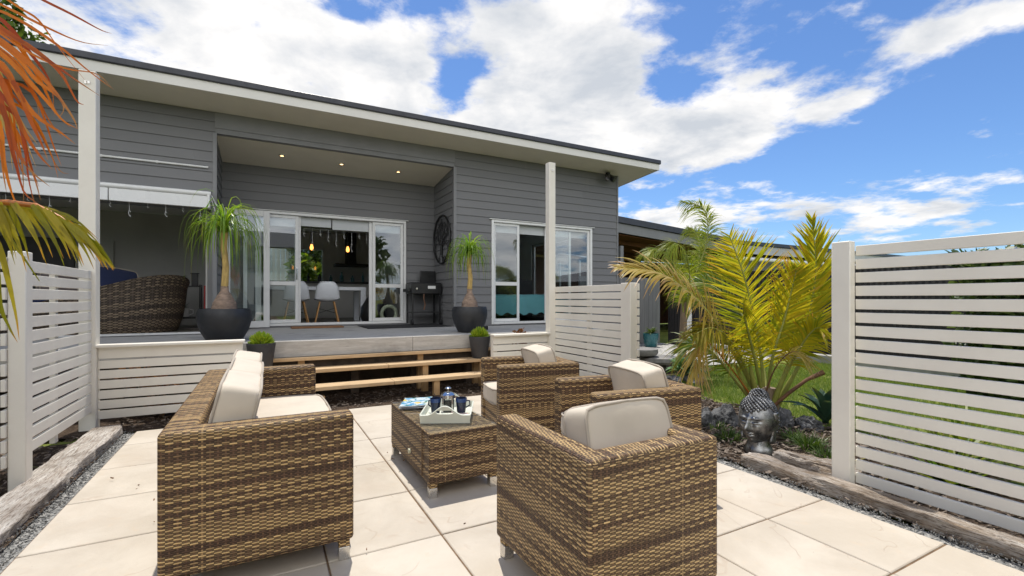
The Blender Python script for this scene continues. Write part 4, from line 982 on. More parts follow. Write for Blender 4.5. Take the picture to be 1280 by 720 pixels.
# ------------------------------------------------------------------ porch
def porch_sofa():
    t = thing('wicker_daybed', 'round backed wicker daybed with navy cushions under the porch', 'daybed', -2.05, 9.0, .706)
    m = MB(); vs = []; fs = []; uv = []; n = 40; k = 8
    def prof(i):
        a = PI * (-.34 + 1.20 * i / n); h = .40 + .46 * (.5 + .5 * math.cos(PI * min(1, abs(i / n - .50) / .55)))
        return a, h
    K = [(-.10, 0.0), (-.035, .25), (0, .6), (.02, .9), (.045, 1.0), (-.03, 1.0), (-.06, .7), (-.10, .35)]
    for i in range(n + 1):
        a, h = prof(i)
        for (dr, f) in K:
            r_ = .86 + dr; vs.append((math.sin(a + .2) * r_ * 1.12, -math.cos(a + .2) * r_ * .82, f * h))
    for i in range(n):
        for j in range(k - 1):
            b = i * k + j; fs.append((b, b + k, b + k + 1, b + 1))
            x0, x1 = i * .066, (i + 1) * .066; y0, y1 = K[j][1] * .8, K[j + 1][1] * .8 + (.05 if j == 4 else 0); uv.append([(x0, y0), (x1, y0), (x1, y1), (x0, y1)])
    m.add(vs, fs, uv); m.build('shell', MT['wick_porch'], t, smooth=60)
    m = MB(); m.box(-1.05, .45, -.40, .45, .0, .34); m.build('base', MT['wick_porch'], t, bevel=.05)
    cushion('seat_cushion', t, 1.25, 1.1, .16, (-.28, 0, .43), (0, 0, 0), .2, 4).data.materials[0] = MT['navy']
    for (x, y, rz, mt_) in ((.15, -.18, .6, 'navy'), (-.62, .35, .5, 'greycush'), (-.15, .30, .5, 'navy')):
        c = cushion('scatter_cushion', t, .50, .50, .18, (x, y, .70), (rad(60), rad(8), rz), .5, x * 9); c.data.materials[0] = MT[mt_]
porch_sofa()
st = thing('plant_stand', 'thin black two tier plant stand beside the daybed', 'plant stand', -1.18, 9.55, .706)
m = MB(); m.box(-.30, .30, -.16, .16, .17, .20); m.build('shelf', MT['black'], st); m = MB(); m.box(-.24, .24, -.14, .14, .70, .72); m.build('shelf', MT['black'], st)
for (x, y) in ((-.24, -.13), (.24, -.13), (-.24, .13), (.24, .13)):
    m = MB(); m.tube([(x, y, 0), (x, y, .74)], .010, 6); m.build('leg', MT['black'], st)
wc = thing('watering_can', 'small white watering can holding a plant on the low shelf of the stand', 'watering can', -1.18, 9.47, .908)
m = MB(); m.lathe([(0, 0), (.085, 0), (.095, .14), (.085, .14), (.08, .02), (0, .02)], n=24); m.build('can', MT['alu'], wc, smooth=40)
m = MB(); m.tube([(-.08, 0, .03), (-.15, 0, .10), (-.19, 0, .135)], [.018, .014, .014], 8); m.lathe([(.014, 0), (.045, .05), (0, .05)], (0, 0, 0), 14, Matrix.Translation((-.18, 0, .12)) @ Matrix.Rotation(rad(-55), 4, 'Y')); m.build('spout', MT['alu'], wc, smooth=40)
m = MB(); m.tube([(.09, 0, .12), (.14, 0, .11), (.14, 0, .05), (.09, 0, .03)], .008, 6); m.build('handle', MT['alu'], wc)
m = MB(); random.seed(5)
for i in range(26):
    a = R(0, 6.28); d = Vector((math.cos(a) * R(.3, 1), math.sin(a) * R(.3, 1), R(.6, 1.2))).normalized(); p = Vector((0, 0, .12)); L = R(.10, .17)
    m.strip([p, p + d * L * .5, p + d * L + Vector((0, 0, -.02))], [.008, .010, .001], d.cross(Vector((0, 0, 1))).normalized())
m.build('plant', MT['leaf_agave_dark'], wc)
pp = thing('pot_plant', 'dark leafy plant in a black pot on the top of the stand', 'pot plant', -1.22, 9.50, .730 + .708)
m = MB(); m.lathe([(0, 0), (.06, 0), (.08, .10), (.07, .10), (.06, .02), (0, .02)], n=20); m.build('pot', MT['black'], pp, smooth=40)
m = MB()
for i in range(60):
    a = R(0, 6.28); d = Vector((math.cos(a), math.sin(a), R(-.1, .9))).normalized(); p = Vector((0, 0, .09)); L = R(.08, .20)
    m.strip([p, p + d * L * .6, p + d * L + Vector((0, 0, -.05))], [.01, .018, .002], d.cross(Vector((0, 0, 1))).normalized())
m.build('foliage', MT['leaf_tree'], pp)
m = MB(); m.box(-.045, .045, -.045, .045, 0, .20); m.box(-.06, .06, -.06, .06, .20, .215); o = m.build('lantern', MT['black'], None, bevel=.004); o.location = W(-1.02, 9.52, .706 + .722); o.rotation_euler = (0, 0, A); tag(o, 'small black lantern beside the plant on the stand', 'lantern')
rl = thing('red_lantern', 'small red metal lantern behind the left ponytail pot', 'lantern', -.80, 9.35, .706)
m = MB(); m.box(-.07, .07, -.07, .07, 0, .06); m.box(-.07, .07, -.07, .07, .34, .42)
for (x, y) in ((-.06, -.06), (.06, -.06), (-.06, .06), (.06, .06)): m.box(x - .012, x + .012, y - .012, y + .012, .055, .345)
m.box(-.07, .07, -.07, .07, .17, .21); m.build('cage', MT['red'], rl); rl.location.z = .706 + .30
m = MB(); m.box(-.10, .10, -.10, .10, 0, .298); o = m.build('plinth', MT['black'], None, bevel=.004); o.location = W(-.80, 9.35, .707); o.rotation_euler = (0, 0, A); tag(o, 'low black plinth carrying the red lantern', 'plinth')
# icicle lights under the awning and above the dining doors
def icicles(label, pts, name='icicle_lights'):
    t = thing(name, label, 'string lights', 0, 0); m = MB(); random.seed(9)
    m.tube([(a, v, z) for a, v, z, _ in pts], .003, 4)
    for (a, v, z, L) in pts:
        m.tube([(a, v, z), (a + .005, v, z - L * .5), (a - .006, v, z - L * .8), (a + .012, v, z - L)], .0032, 4)
        if L > .1:
            for q in (.6, .9): m.tube([(a, v, z - L * q), (a + .022, v, z - L * q - .02)], .004, 4)
    m.build('strands', MT['wire'], t)
icicles('icicle light strands hanging under the porch awning', [(-5.4 + .2 * i, VW - .06, 2.52, (.07, .17, .09, .2)[i % 4]) for i in range(24)])
icicles('icicle light strands hanging inside the open dining doors', [(.66 + .14 * i, VR + .20, 2.50, (.14, .40, .12, .22, .3)[i % 5]) for i in range(9)])
# ------------------------------------------------------------------ dining room and kitchen
tb = thing('dining_table', 'white framed dining table inside the open doors', 'dining table', .95, 10.55, .722)
m = MB(); m.box(-.95, .95, -.45, .45, .66, .73); m.build('tabletop', MT['plastic'], tb, bevel=.004)
for (x, y) in ((-.90, -.40), (.90, -.40), (-.90, .40), (.90, .40)):
    m = MB(); m.box(x - .05, x + .05, y - .05, y + .05, 0, .66); m.build('leg', MT['plastic'], tb)
def shell_chair(label, u, v, rz):
    t = thing('dining_chair', label, 'chair', u, v, .722, rz, 'white shell dining chairs')
    vs = []; fs = []; n = 14; k = 10
    for i in range(n + 1):
        s_ = i / n
        # profile from the seat front (s=0) round to the back top (s=1); the chair faces +y
        if s_ < .45: y, z = .20 - .42 * (s_ / .45), .45 - .03 * math.sin(PI * s_ / .45)
        else: q = (s_ - .45) / .55; y, z = -.22 - .09 * q - .03 * math.sin(PI * q), .45 + .37 * q
        w = (.235 if s_ < .5 else .235 - .05 * (s_ - .5) / .5) * (1 - .55 * max(0, s_ - .88) / .12 * .6)
        for j in range(k + 1):
            x = -1 + 2 * j / k; lift = .05 * x * x
            vs.append((x * w, y + (lift if s_ > .45 else 0), z + (lift if s_ <= .45 else 0)))
    for i in range(n):
        for j in range(k): a = i * (k + 1) + j; fs.append((a, a + 1, a + k + 2, a + k + 1))
    m = MB(); m.add(vs, fs); o = m.build('shell', MT['plastic'], t, smooth=180); s_ = o.modifiers.new('thick', 'SOLIDIFY'); s_.thickness = .008
    for (x, y) in ((-1, -1), (1, -1), (-1, 1), (1, 1)):
        m = MB(); m.tube([(x * .13, y * .12, .43), (x * .22, y * .22, 0)], [.015, .011], 8); m.build('leg', MT['beech'], t, smooth=60)
    m = MB(); m.tube([(-.18, -.18, .2), (.18, .18, .3)], .005, 5); m.tube([(.18, -.18, .2), (-.18, .18, .3)], .005, 5); m.build('brace', MT['black'], t)
shell_chair('white shell chair half hidden behind the door frame', .56, 9.98, 0); shell_chair('white shell chair in the middle of the open doorway', 1.12, 9.96, rad(-4))
shell_chair('white shell chair at the right end of the dining table', 2.15, 10.6, rad(90)); shell_chair('white shell chair behind the fixed left glass pane', -.35, 10.6, rad(-90))
MT['bulb'] = M_emit('amber_filament_bulb', (1.0, .36, .07, 1), 3.5)
def pendant(label, u, v, z):
    t = thing('pendant_lamp', label, 'lamp', u, v, z, 0, 'bare bulb pendant lamps'); m = MB(); m.tube([(0, 0, .18), (0, 0, 3.12 - z)], .006, 6); m.build('cord', MT['black'], t)
    m = MB(); m.lathe([(0, .10), (.022, .10), (.022, .18), (.010, .22), (0, .22)], n=14); m.build('socket', MT['black'], t, smooth=40)
    m = MB(); m.lathe([(0, -.03), (.03, -.01), (.036, .03), (.022, .085), (.016, .10)], n=16); m.build('bulb', MT['bulb'], t, smooth=60)
pendant('amber bulb pendant on the left above the dining table', .92, 10.9, 2.28); pendant('amber bulb pendant on the right in front of the range hood', 1.66, 10.9, 2.27)
kb = thing('kitchen_bench', 'dark topped kitchen bench at the back of the dining room', 'kitchen bench', 1.5, 13.1, .722)
m = MB(); m.box(-1.4, 1.3, -.35, .35, 0, .88); m.build('cabinet', MT['inwall'], kb); m = MB(); m.box(-1.45, 1.35, -.4, .4, .881, .93); m.build('benchtop', MT['black'], kb)
rh = thing('range_hood', 'black chimney range hood on the kitchen back wall', 'range hood', 2.25, 14.2, 2.15)
m = MB(); m.box(-.45, .45, -.25, .25, 0, .06); m.build('canopy', MT['black'], rh); m = MB(); m.box(-.13, .13, -.13, .20, .061, .96); m.build('flue', MT['black'], rh)
random.seed(4)
for i in range(7):
    h = R(.14, .30); r_ = R(.03, .05); m = MB(); m.lathe([(0, 0), (r_, 0), (r_, h * .6), (r_ * .4, h * .75), (r_ * .4, h), (0, h)], n=12)
    o = m.build('bottle', MT[random.choice(['black', 'plastic', 'tealpot', 'chrome', 'ring'])], None, smooth=40); o.location = W(.75 + i * .27, 13.0, .722 + .932)
    tag(o, 'small bottle or jar standing on the kitchen bench', 'bottle', 'bottles and jars on the kitchen bench')
vz = thing('floor_vase', 'tall black bottle shaped vase inside the right glass panel', 'vase', 1.98, 9.72, .722)
m = MB(); m.lathe([(0, 0), (.20, 0), (.26, .12), (.24, .32), (.12, .52), (.06, .70), (.06, .86), (0, .86)], n=32); m.build('body', MT['black'], vz, smooth=60)
m = MB(); m.tube([(.15 * math.cos(a), 0, .15 * math.sin(a)) for a in [2 * PI * i / 40 for i in range(40)]], .036, 8, closed=True); o = m.build('ring_ornament', MT['ring'], None, smooth=60); o.location = W(2.22, 9.42, .722 + .19); o.rotation_euler = (0, 0, A + rad(8)); tag(o, 'pale ring ornament standing on the floor behind the right glass panel', 'ornament')
bd = thing('bed', 'bed with a teal duvet seen through the bedroom window', 'bed', 5.3, 10.1, .722)
m = MB(); m.box(-1.0, 1.0, -1.0, .9, .12, .36); m.build('base', MT['black'], bd); m = MB(); m.box(-1.05, 1.2, .95, 1.05, 0, 1.0); m.build('headboard', MT['darkdoor'], bd)
m = MB(); vs = []; fs = []; n = 36
for i in range(n + 1):
    for j in range(n + 1):
        x, y = -1.20 + 2.40 * i / n, -1.28 + 2.1 * j / n; ed = max(abs(x) - .95, -y - .98, 0); z = .58 - min(ed, .25) * 1.7 + .02 * mnoise.noise(Vector((x * 3, y * 3, 1))) + (.03 * math.sin(x * 22 + y * 3) * min(1, ed * 8) if ed else .012 * mnoise.noise(Vector((x * 9, y * 9, 2))))
        vs.append((max(-1.04, min(1.04, x)) if True else x, max(-1.06, y), z))
for i in range(n):
    for j in range(n): a = i * (n + 1) + j; fs.append((a, a + n + 1, a + n + 2, a + 1))
m.add(vs, fs); m.build('duvet', MT['teal'], bd, smooth=180)
# ------------------------------------------------------------------ palms
def frond(parent, org, ctrl, face, leafm, stalkm, n=46, ll=.38, w=.015, fwd=48, sag=.35, t0=.16, t1=1.0, r0=.016, seed=0, vee=.25, jit=8, shape=None, name='frond', segs=5, curl=0.0):
    """one frond: stalk through the control points, leaflets on both sides; face = side the blade looks to"""
    random.seed(seed); pts = crom(ctrl, 40); lens = [0]
    for i in range(40): lens.append(lens[-1] + (pts[i + 1] - pts[i]).length)
    face = Vector(face).normalized()
    m = MB()
    def at(t):
        x = t * 40; i = min(int(x), 39); f = x - i; p = pts[i].lerp(pts[i + 1], f); T = (pts[min(i + 1, 40)] - pts[max(i - 1 if f < .5 else i, 0)]).normalized(); return p, T
    n = int(n * 1.3); w *= .80
    for i in range(n):
        t = t0 + (t1 - t0) * i / (n - 1); p, T = at(t); N = (face - T * face.dot(T)).normalized(); S = T.cross(N)
        tt = (t - t0) / (t1 - t0); sh = shape(tt) if shape else (.45 + .55 * math.sin(PI * min(1, .12 + tt * .95)) ** .7) * (1 - .45 * max(0, tt - .8) / .2)
        for sd in (-1, 1):
            if random.random() < .03: continue
            a = rad(fwd * (1 - .45 * tt) + R(-jit, jit) + (0)); L = ll * sh * R(.85, 1.1)
            d = (T * math.cos(a) + S * sd * math.sin(a) + N * (vee + R(-.12, .12))).normalized(); q = []; sdv = []
            wv0 = d.cross(N).normalized(); tw = R(-.5, .5); g = sag * R(.6, 1.4); cu = R(-1, 1) * curl
            for k in range(segs + 1):
                s_ = k / segs; q.append(p + d * (L * s_) + Vector((0, 0, -1)) * (g * L * s_ * s_) + wv0 * (cu * L * s_ * s_))
                sdv.append((wv0 * math.cos(tw * s_) + N * math.sin(tw * s_)).normalized())
            ww = w * R(.8, 1.15) * (.7 + .3 * sh); m.strip(q, [ww * min(1, .45 + 2.2 * k / segs) * (1 - (k / segs) ** 2.2 * .94) for k in range(segs + 1)], sdv)
    f = m.build(name, leafm, parent, origin=org)
    m = MB(); m.tube(pts, [r0 * (1 - .80 * i / 40) for i in range(41)], 6); m.build('stalk', stalkm, f, origin=None if org is None else org, smooth=60)
    return f
CAMF = (-.15, -1, .25)
YP = 5.0
bp = PX(957, 512, YP); bp.z = 0
palm = thing_at('golden_palm', 'big golden green palm with arching fronds behind the statue', 'palm', bp)
def C(*a): return [PX(x, y, Y) for x, y, Y in a]
fr = [
    # (control points (px, py, depth), face, leaf, n, ll, w, fwd, sag, t0)
    (C((950, 505, 5.0), (925, 455, 4.85), (895, 405, 4.7), (868, 372, 4.6), (825, 342, 4.5), (775, 335, 4.42)), (-.2, -.6, 1.0), 'leaf_dry', 56, .58, .020, 52, .45, .30, 'lime_stalk'),
    (C((955, 505, 5.0), (952, 455, 5.0), (943, 400, 5.0), (930, 345, 4.95), (912, 295, 4.9)), (-.25, -1, .1), 'leaf_main', 62, .60, .0135, 62, .10, .22, 'lime_stalk'),
    (C((966, 505, 5.0), (990, 450, 4.98), (1009, 400, 4.95), (1020, 340, 4.9), (1015, 275, 4.85)), (-.75, -.8, .1), 'leaf_main', 64, .50, .0150, 40, .08, .26, 'lime_stalk'),
    (C((948, 508, 4.95), (932, 460, 4.75), (912, 425, 4.6), (890, 410, 4.45), (868, 418, 4.35)), (-.3, -.8, .9), 'leaf_olive', 46, .42, .0140, 50, .6, .28, 'lime_stalk'),
    (C((955, 508, 4.95), (945, 455, 4.75), (935, 415, 4.6), (930, 392, 4.45), (930, 380, 4.3)), (-.2, -1, .6), 'leaf_main', 40, .42, .0145, 56, .3, .25, 'lime_stalk'),
    (C((965, 508, 4.95), (985, 462, 4.8), (1003, 430, 4.7), (1018, 412, 4.6), (1030, 410, 4.5)), (-.4, -.8, .6), 'leaf_main', 36, .36, .0135, 52, .4, .28, 'lime_stalk'),
    (C((945, 508, 5.05), (915, 470, 5.1), (890, 440, 5.15), (868, 430, 5.2), (850, 440, 5.25)), (-.2, -.7, 1.0), 'leaf_green', 34, .40, .0135, 52, .5, .28, 'lime_stalk'),
    (C((960, 505, 5.1), (950, 440, 5.4), (925, 390, 5.7), (895, 360, 5.9), (870, 352, 6.1)), (-.1, -1, .5), 'leaf_green', 26, .44, .0145, 54, .3, .25, 'lime_stalk'),
    (C((958, 505, 5.0), (965, 450, 4.9), (980, 400, 4.85), (990, 360, 4.8), (996, 335, 4.75)), (-.3, -1, .0), 'leaf_main', 48, .40, .0140, 50, .1, .28, 'lime_stalk'),
]
for i, (c, fc, lm, n, ll, w, fw, sg, t0, sk) in enumerate(fr):
    frond(palm, bp, c, fc, MT[lm], MT[sk], n, ll, w, fw, sg, t0, 1.0, .020, 100 + i)
frond(palm, bp, C((952, 508, 4.9), (968, 462, 4.75), (990, 440, 4.65), (1010, 448, 4.6)), (0, -.8, .8), MT['leaf_dry'], MT['brown_stalk'], 16, .22, .008, 40, .9, .35, 1.0, .010, 130, curl=.3)
frond(palm, bp, C((948, 508, 4.9), (915, 462, 4.65), (885, 428, 4.5), (872, 440, 4.42), (868, 468, 4.4)), (0, -.8, .8), MT['leaf_dry'], MT['orange_stalk'], 26, .26, .009, 40, .9, .4, 1.0, .010, 131, curl=.3)
m = MB(); m.tube(C((962, 512, 4.9), (985, 492, 4.8), (1008, 475, 4.72), (1030, 465, 4.66)), [.02, .019, .017, .026], 8); m.build('cut_stalk', MT['brown_stalk'], palm, origin=bp, smooth=60)
for k, (x, d) in enumerate(((935, 4.85), (945, 4.8), (972, 4.85), (980, 4.95))):
    m = MB(); m.tube(C((955 + (x - 955) * .4, 520, d + .1), (x, 490, d), (x + (x - 955) * .8, 455, d - .05)), [.035, .028, .016], 8); m.build('leaf_base', MT['lime_stalk'], palm, origin=bp, smooth=60)
m = MB(); m.tube([bp + Vector((0, 0, -.05)), bp + Vector((0, 0, .10)), bp + Vector((.01, 0, .26))], [.15, .13, .09], 12); m.build('trunk', MT['bark'], palm, origin=bp, smooth=60)
# feather palm by the fence
fb = PX(852, 440, 7.6); fb.z = 0
fp = thing_at('feather_palm', 'wispy green feather palm standing behind the golden palm', 'palm', fb)
m = MB(); m.tube([fb, fb + Vector((.03, 0, .8)), fb + Vector((.05, 0, 1.35))], [.07, .055, .045], 10); m.build('trunk', MT['bark'], fp, origin=fb, smooth=60)
for i, (c, fc, ll) in enumerate((
    (C((856, 405, 7.6), (868, 350, 7.6), (884, 300, 7.55), (880, 262, 7.5), (852, 252, 7.45)), (-.8, -.8, .2), .42),
    (C((856, 405, 7.6), (850, 360, 7.5), (838, 325, 7.4), (820, 312, 7.3), (806, 318, 7.2)), (-.2, -.6, 1), .40),
    (C((856, 405, 7.6), (862, 355, 7.4), (858, 320, 7.2), (846, 305, 7.0), (834, 310, 6.9)), (0, -.7, .8), .42),
    (C((856, 405, 7.6), (872, 365, 7.5), (888, 335, 7.4), (902, 325, 7.3), (912, 335, 7.2)), (.2, -.6, 1), .36),
    (C((856, 405, 7.6), (858, 370, 7.9), (850, 340, 8.2), (838, 330, 8.4), (828, 335, 8.6)), (0, -.6, 1), .40),
    (C((856, 405, 7.6), (866, 360, 7.8), (874, 320, 8.0), (872, 295, 8.2), (860, 285, 8.3)), (-.5, -.8, .4), .42))):
    frond(fp, fb, c, fc, MT['leaf_feather'], MT['lime_stalk'], 105, ll * 1.1, .0085, 50, .75, .14, 1.0, .015, 200 + i, vee=.1, jit=16)
# foreground palm at the left: trunk stands outside the frame
ob = Vector((-2.55, 1.55, 0))
op = thing_at('orange_palm', 'palm with dead orange fronds hanging into the top left', 'palm', ob)
m = MB(); m.tube([ob + Vector((0, 0, -.1)), ob + Vector((.02, 0, .9)), ob + Vector((.1, 0, 2.0)), ob + Vector((.14, 0, 2.5))], [.13, .09, .08, .07], 12); m.build('trunk', MT['bark'], op, origin=ob, smooth=60)
top = ob + Vector((.12, 0, 2.45))
OF = dict(segs=9, jit=14)
def orange(lines, seed, leafm='leaf_orange', w=.012, name='frond'):
    """hanging leaflets of the dead frond, each along its own curve"""
    random.seed(seed); m = MB()
    for (c, ww) in lines:
        p = crom([PX(x, y, Y) for x, y, Y in c], 14); sd = []
        for i in range(15):
            T = (p[min(i + 1, 14)] - p[max(i - 1, 0)]).normalized(); s_ = T.cross(Vector((R(-.1, .1), -1, .25)))
            sd.append(s_.normalized())
        m.strip(p, [ww * (.65 + .35 * math.sin(PI * min(1, i / 14 * 1.4))) * (1 - (i / 14) ** 3 * .93) for i in range(15)], sd)
    return m.build(name, MT[leafm], op, origin=ob)
L1 = []
random.seed(77)
def ol(*p, Y=1.5, w=.010): L1.append(([(x, y, Y + dy) for (x, y, dy) in [(q + (0,))[:3] for q in p]], w * .62))
ol((-40, 0), (15, 20), (70, 55), (110, 88), (142, 112), w=.008); ol((-40, 5), (10, 40), (60, 75), (95, 100), (125, 120), w=.010)
ol((-50, 10), (0, 38), (40, 60), (75, 90), (95, 125), (105, 131), w=.012); ol((-50, 20), (0, 50), (35, 78), (65, 110), (90, 145), (97, 161), w=.014)
ol((-60, 40), (-5, 62), (30, 95), (60, 128), (78, 150), (97, 161), w=.012); ol((-60, 50), (0, 78), (22, 115), (45, 145), (75, 165), (94, 180), w=.015)
ol((-60, 60), (-10, 85), (10, 120), (30, 165), (50, 195), (66, 212), w=.016); ol((-60, 70), (-8, 110), (8, 150), (22, 190), (40, 215), (62, 233), w=.014)
ol((-50, 90), (0, 130), (12, 175), (20, 205), (30, 240), (48, 255), w=.013); ol((-40, 100), (-2, 150), (4, 195), (10, 225), (18, 250), (27, 262), w=.012)
ol((-20, 40), (20, 70), (45, 100), (70, 118), (80, 135), (72, 150), w=.010); ol((-30, 60), (15, 100), (38, 150), (52, 180), (60, 200), w=.013)
ol((-30, -10), (20, 15), (60, 35), (100, 52), (135, 57), w=.007); ol((20, -20), (50, -2), (90, 18), (125, 37), (140, 42), w=.007); ol((-20, -20), (25, 10), (48, 25), (70, 55), (110, 105), w=.006)
ol((-30, 20), (30, 62), (80, 85), (120, 92), (140, 110), w=.006); ol((-60, 110), (-20, 140), (0, 180), (4, 215), (8, 240), w=.013); ol((-30, 80), (18, 140), (30, 180), (36, 225), (45, 262), w=.010)
for k in range(14):
    y0 = R(-10, 110); x1 = R(20, 75); ol((-60, y0), (R(-10, 5), y0 + R(15, 45)), (x1 * .6, y0 + R(60, 90)), (x1, y0 + R(100, 140)), (x1 + R(2, 18), y0 + R(120, 165)), Y=R(1.5, 1.75), w=R(.007, .013))
orange(L1, 1)
m = MB(); m.tube([top, *C((-120, -60, 1.55), (-60, 20, 1.52), (-40, 110, 1.5))], [.03, .02, .014, .006], 8); m.build('stalk', MT['orange_stalk'], op, origin=ob, smooth=60)
L1 = []
for k in range(12):
    y0 = R(60, 140); x1 = R(4, 48); ol((-50, y0 - 20), (R(-12, 0), y0), (x1 * .6, y0 + R(30, 60)), (x1, y0 + R(60, 110)), Y=R(1.55, 1.7), w=R(.009, .014))
orange(L1, 2, 'leaf_dry')
L1 = []                                                        # lower olive frond
fr_c = [(-60, 262), (-20, 254), (10, 253), (45, 257), (75, 272), (100, 292), (118, 312)]
stalkp = C(*[(x, y, 1.45) for x, y in fr_c])
random.seed(5)
sp_ = crom(stalkp, 40)
for k in range(30):
    t = .12 + .86 * k / 29; i = int(t * 40); x, y = 640 + sp_[i].x / sp_[i].y * F, HOR - (sp_[i].z - H) / sp_[i].y * F
    ln = (80 * math.sin(PI * (.22 + .72 * t)) ** .6) * R(.85, 1.08); a = rad(72 - 42 * t + R(-7, 7))
    ol((x, y), (x + ln * .35 * math.cos(a), y + ln * .33 * math.sin(a)), (x + ln * .7 * math.cos(a), y + ln * .72 * math.sin(a) + 5 * t), (x + ln * math.cos(a) * .92, y + ln * math.sin(a) + 10), Y=1.45 + R(-.03, .03), w=R(.010, .0145))
    if k % 2 == 0:
        a2 = rad(8 + 20 * t + R(-6, 6)); l2 = ln * .75; ol((x, y), (x + l2 * .5 * math.cos(a2), y + l2 * .5 * math.sin(a2)), (x + l2 * math.cos(a2), y + l2 * math.sin(a2) + 14), Y=1.5 + R(0, .1), w=.008)
orange(L1, 3, 'leaf_olive')
L1 = []
ol((-40, 270), (-5, 300), (10, 350), (20, 395), (24, 425), Y=1.42, w=.016); ol((-50, 280), (-8, 320), (0, 380), (12, 410), (22, 428), Y=1.45, w=.014); ol((-10, 262), (15, 300), (45, 345), (50, 352), Y=1.5, w=.006); ol((0, 275), (12, 300), (26, 318), (34, 322), Y=1.44, w=.006)
orange(L1, 4, 'leaf_olive')
m = MB(); m.tube([top + Vector((.0, 0, -.35)), *stalkp], [.03] + [.012 - .0014 * i for i in range(7)], 8); m.build('stalk', MT['orange_stalk'], op, origin=ob, smooth=60)
# ------------------------------------------------------------------ statue
def statue():
    c = PX(947, 568, 3.66); c.z = .022
    t = thing_at('buddha_head', 'dark silver buddha head statue among the rocks', 'statue', c)
    yaw = rad(-90 - 52); t.rotation_euler = (rad(0), 0, yaw + rad(90)); t.scale = (1.0, 1.0, 1.0)
    # local: face looks along -y, up z
    nu, nv = 120, 90; vs = []; fs = []
    def G(x, z, cx, cz, sx, sz): return math.exp(-((x - cx) / sx) ** 2 - ((z - cz) / sz) ** 2)
    for j in range(nv + 1):
        ph = PI * j / nv
        for i in range(nu):
            th = 2 * PI * i / nu
            x, y, z = math.sin(ph) * math.sin(th), -math.sin(ph) * math.cos(th), math.cos(ph)
            tap = 1 - .26 * max(0, -z) ** 1.5
            px, py, pz = x * .135 * tap, y * .150 * (1 - .12 * max(0, -z)), z * .185
            fx, fz = x, z; fr_ = max(0, -y) ** .5
            d = 0
            d += .036 * G(fx, fz, 0, -.20, .10, .12) + .022 * G(fx, fz, 0, .0, .075, .22)            # nose
            d += .012 * (G(fx, fz, -.13, -.26, .07, .06) + G(fx, fz, .13, -.26, .07, .06))           # nostrils
            d += .015 * (G(fx, fz, -.36, .20, .24, .05) + G(fx, fz, .36, .20, .24, .05))               # brows
            d += -.020 * (G(fx, fz, -.34, .08, .19, .07) + G(fx, fz, .34, .08, .19, .07))              # sockets
            d += .020 * (G(fx, fz, -.34, .035, .15, .05) + G(fx, fz, .34, .035, .15, .05))             # closed lids
            d += -.008 * (G(fx, fz, -.34, -.03, .17, .018) + G(fx, fz, .34, -.03, .17, .018))
            d += .016 * G(fx, fz, 0, -.455, .19, .04) + .017 * G(fx, fz, 0, -.56, .15, .05) - .012 * G(fx, fz, 0, -.505, .20, .018)   # lips
            d += .014 * G(fx, fz, 0, -.80, .16, .10) + .010 * (G(fx, fz, -.45, -.25, .2, .22) + G(fx, fz, .45, -.25, .2, .22))
            d *= 1.55
            vs.append((px, py - d * fr_ * (1 if y < 0 else 0), pz + .235))
    for j in range(nv):
        for i in range(nu): fs.append((j * nu + i, (j + 1) * nu + i, (j + 1) * nu + (i + 1) % nu, j * nu + (i + 1) % nu))
    m = MB(); m.add(vs, fs)
    m.lathe([(.10, -.02), (.105, .0), (.092, .025), (.080, .05), (.080, .13)], (0, .02, 0), 32)
    for sx in (-1, 1):                                           # long ears
        n = 14; K = 8; base = len(m.v); ev = []; ef = []
        for i in range(n + 1):
            a = i / n; z = .315 - .235 * a; hw = .038 - .012 * math.sin(PI * a) + (.012 if a > .8 else 0); th = .018 + .004 * math.sin(PI * a * 2)
            for k in range(K):
                b = 2 * PI * k / K; ev.append((sx * (.128 - .022 * a + th * math.cos(b)), .012 + hw * math.sin(b), z))
        for i in range(n):
            for k in range(K): ef.append((i * K + k, i * K + (k + 1) % K, (i + 1) * K + (k + 1) % K, (i + 1) * K + k))
        ef += [tuple(range(K - 1, -1, -1)), tuple(n * K + k for k in range(K))]
        m.add(ev, ef)
    m.build('head', MT['bronze'], t, smooth=180)
    m = MB(); random.seed(3)
    # cap of curls over the top, back and sides, with a raised crown
    cap = []
    for j in range(25):
        ph = PI * (.02 + .62 * j / 24); cnt = max(1, int(30 * math.sin(ph)))
        for i in range(cnt):
            th = 2 * PI * (i + .5 * (j % 2)) / cnt; x, y, z = math.sin(ph) * math.sin(th), -math.sin(ph) * math.cos(th), math.cos(ph)
            if y < -.12 and z < .52 - .10 * math.cos(3 * x): continue
            if abs(x) > .85 and z < .35 and -.45 < y < .35: continue
            cap.append((x * .141, y * .156, z * .192 + .235, .0125))
    for j in range(10):
        ph = PI * (.0 + .55 * j / 9); cnt = max(1, int(16 * math.sin(ph)))
        for i in range(cnt):
            th = 2 * PI * (i + .5 * (j % 2)) / cnt; cap.append((math.sin(ph) * math.sin(th) * .068, .02 - math.sin(ph) * math.cos(th) * .070, .405 + math.cos(ph) * .066, .011))
    for (x, y, z, r_) in cap: m.lathe([(0, -r_), (r_ * .72, -r_ * .68), (r_, 0), (r_ * .72, r_ * .68), (0, r_)], (x, y, z), 8)
    m.lathe([(.142 * math.sin(PI * .60 * k / 14), .235 + .190 * math.cos(PI * .6 * k / 14)) for k in range(15)], (0, .012, .003), 32)
    m.build('curls', MT['bronze_hair'], t, smooth=180)
statue()
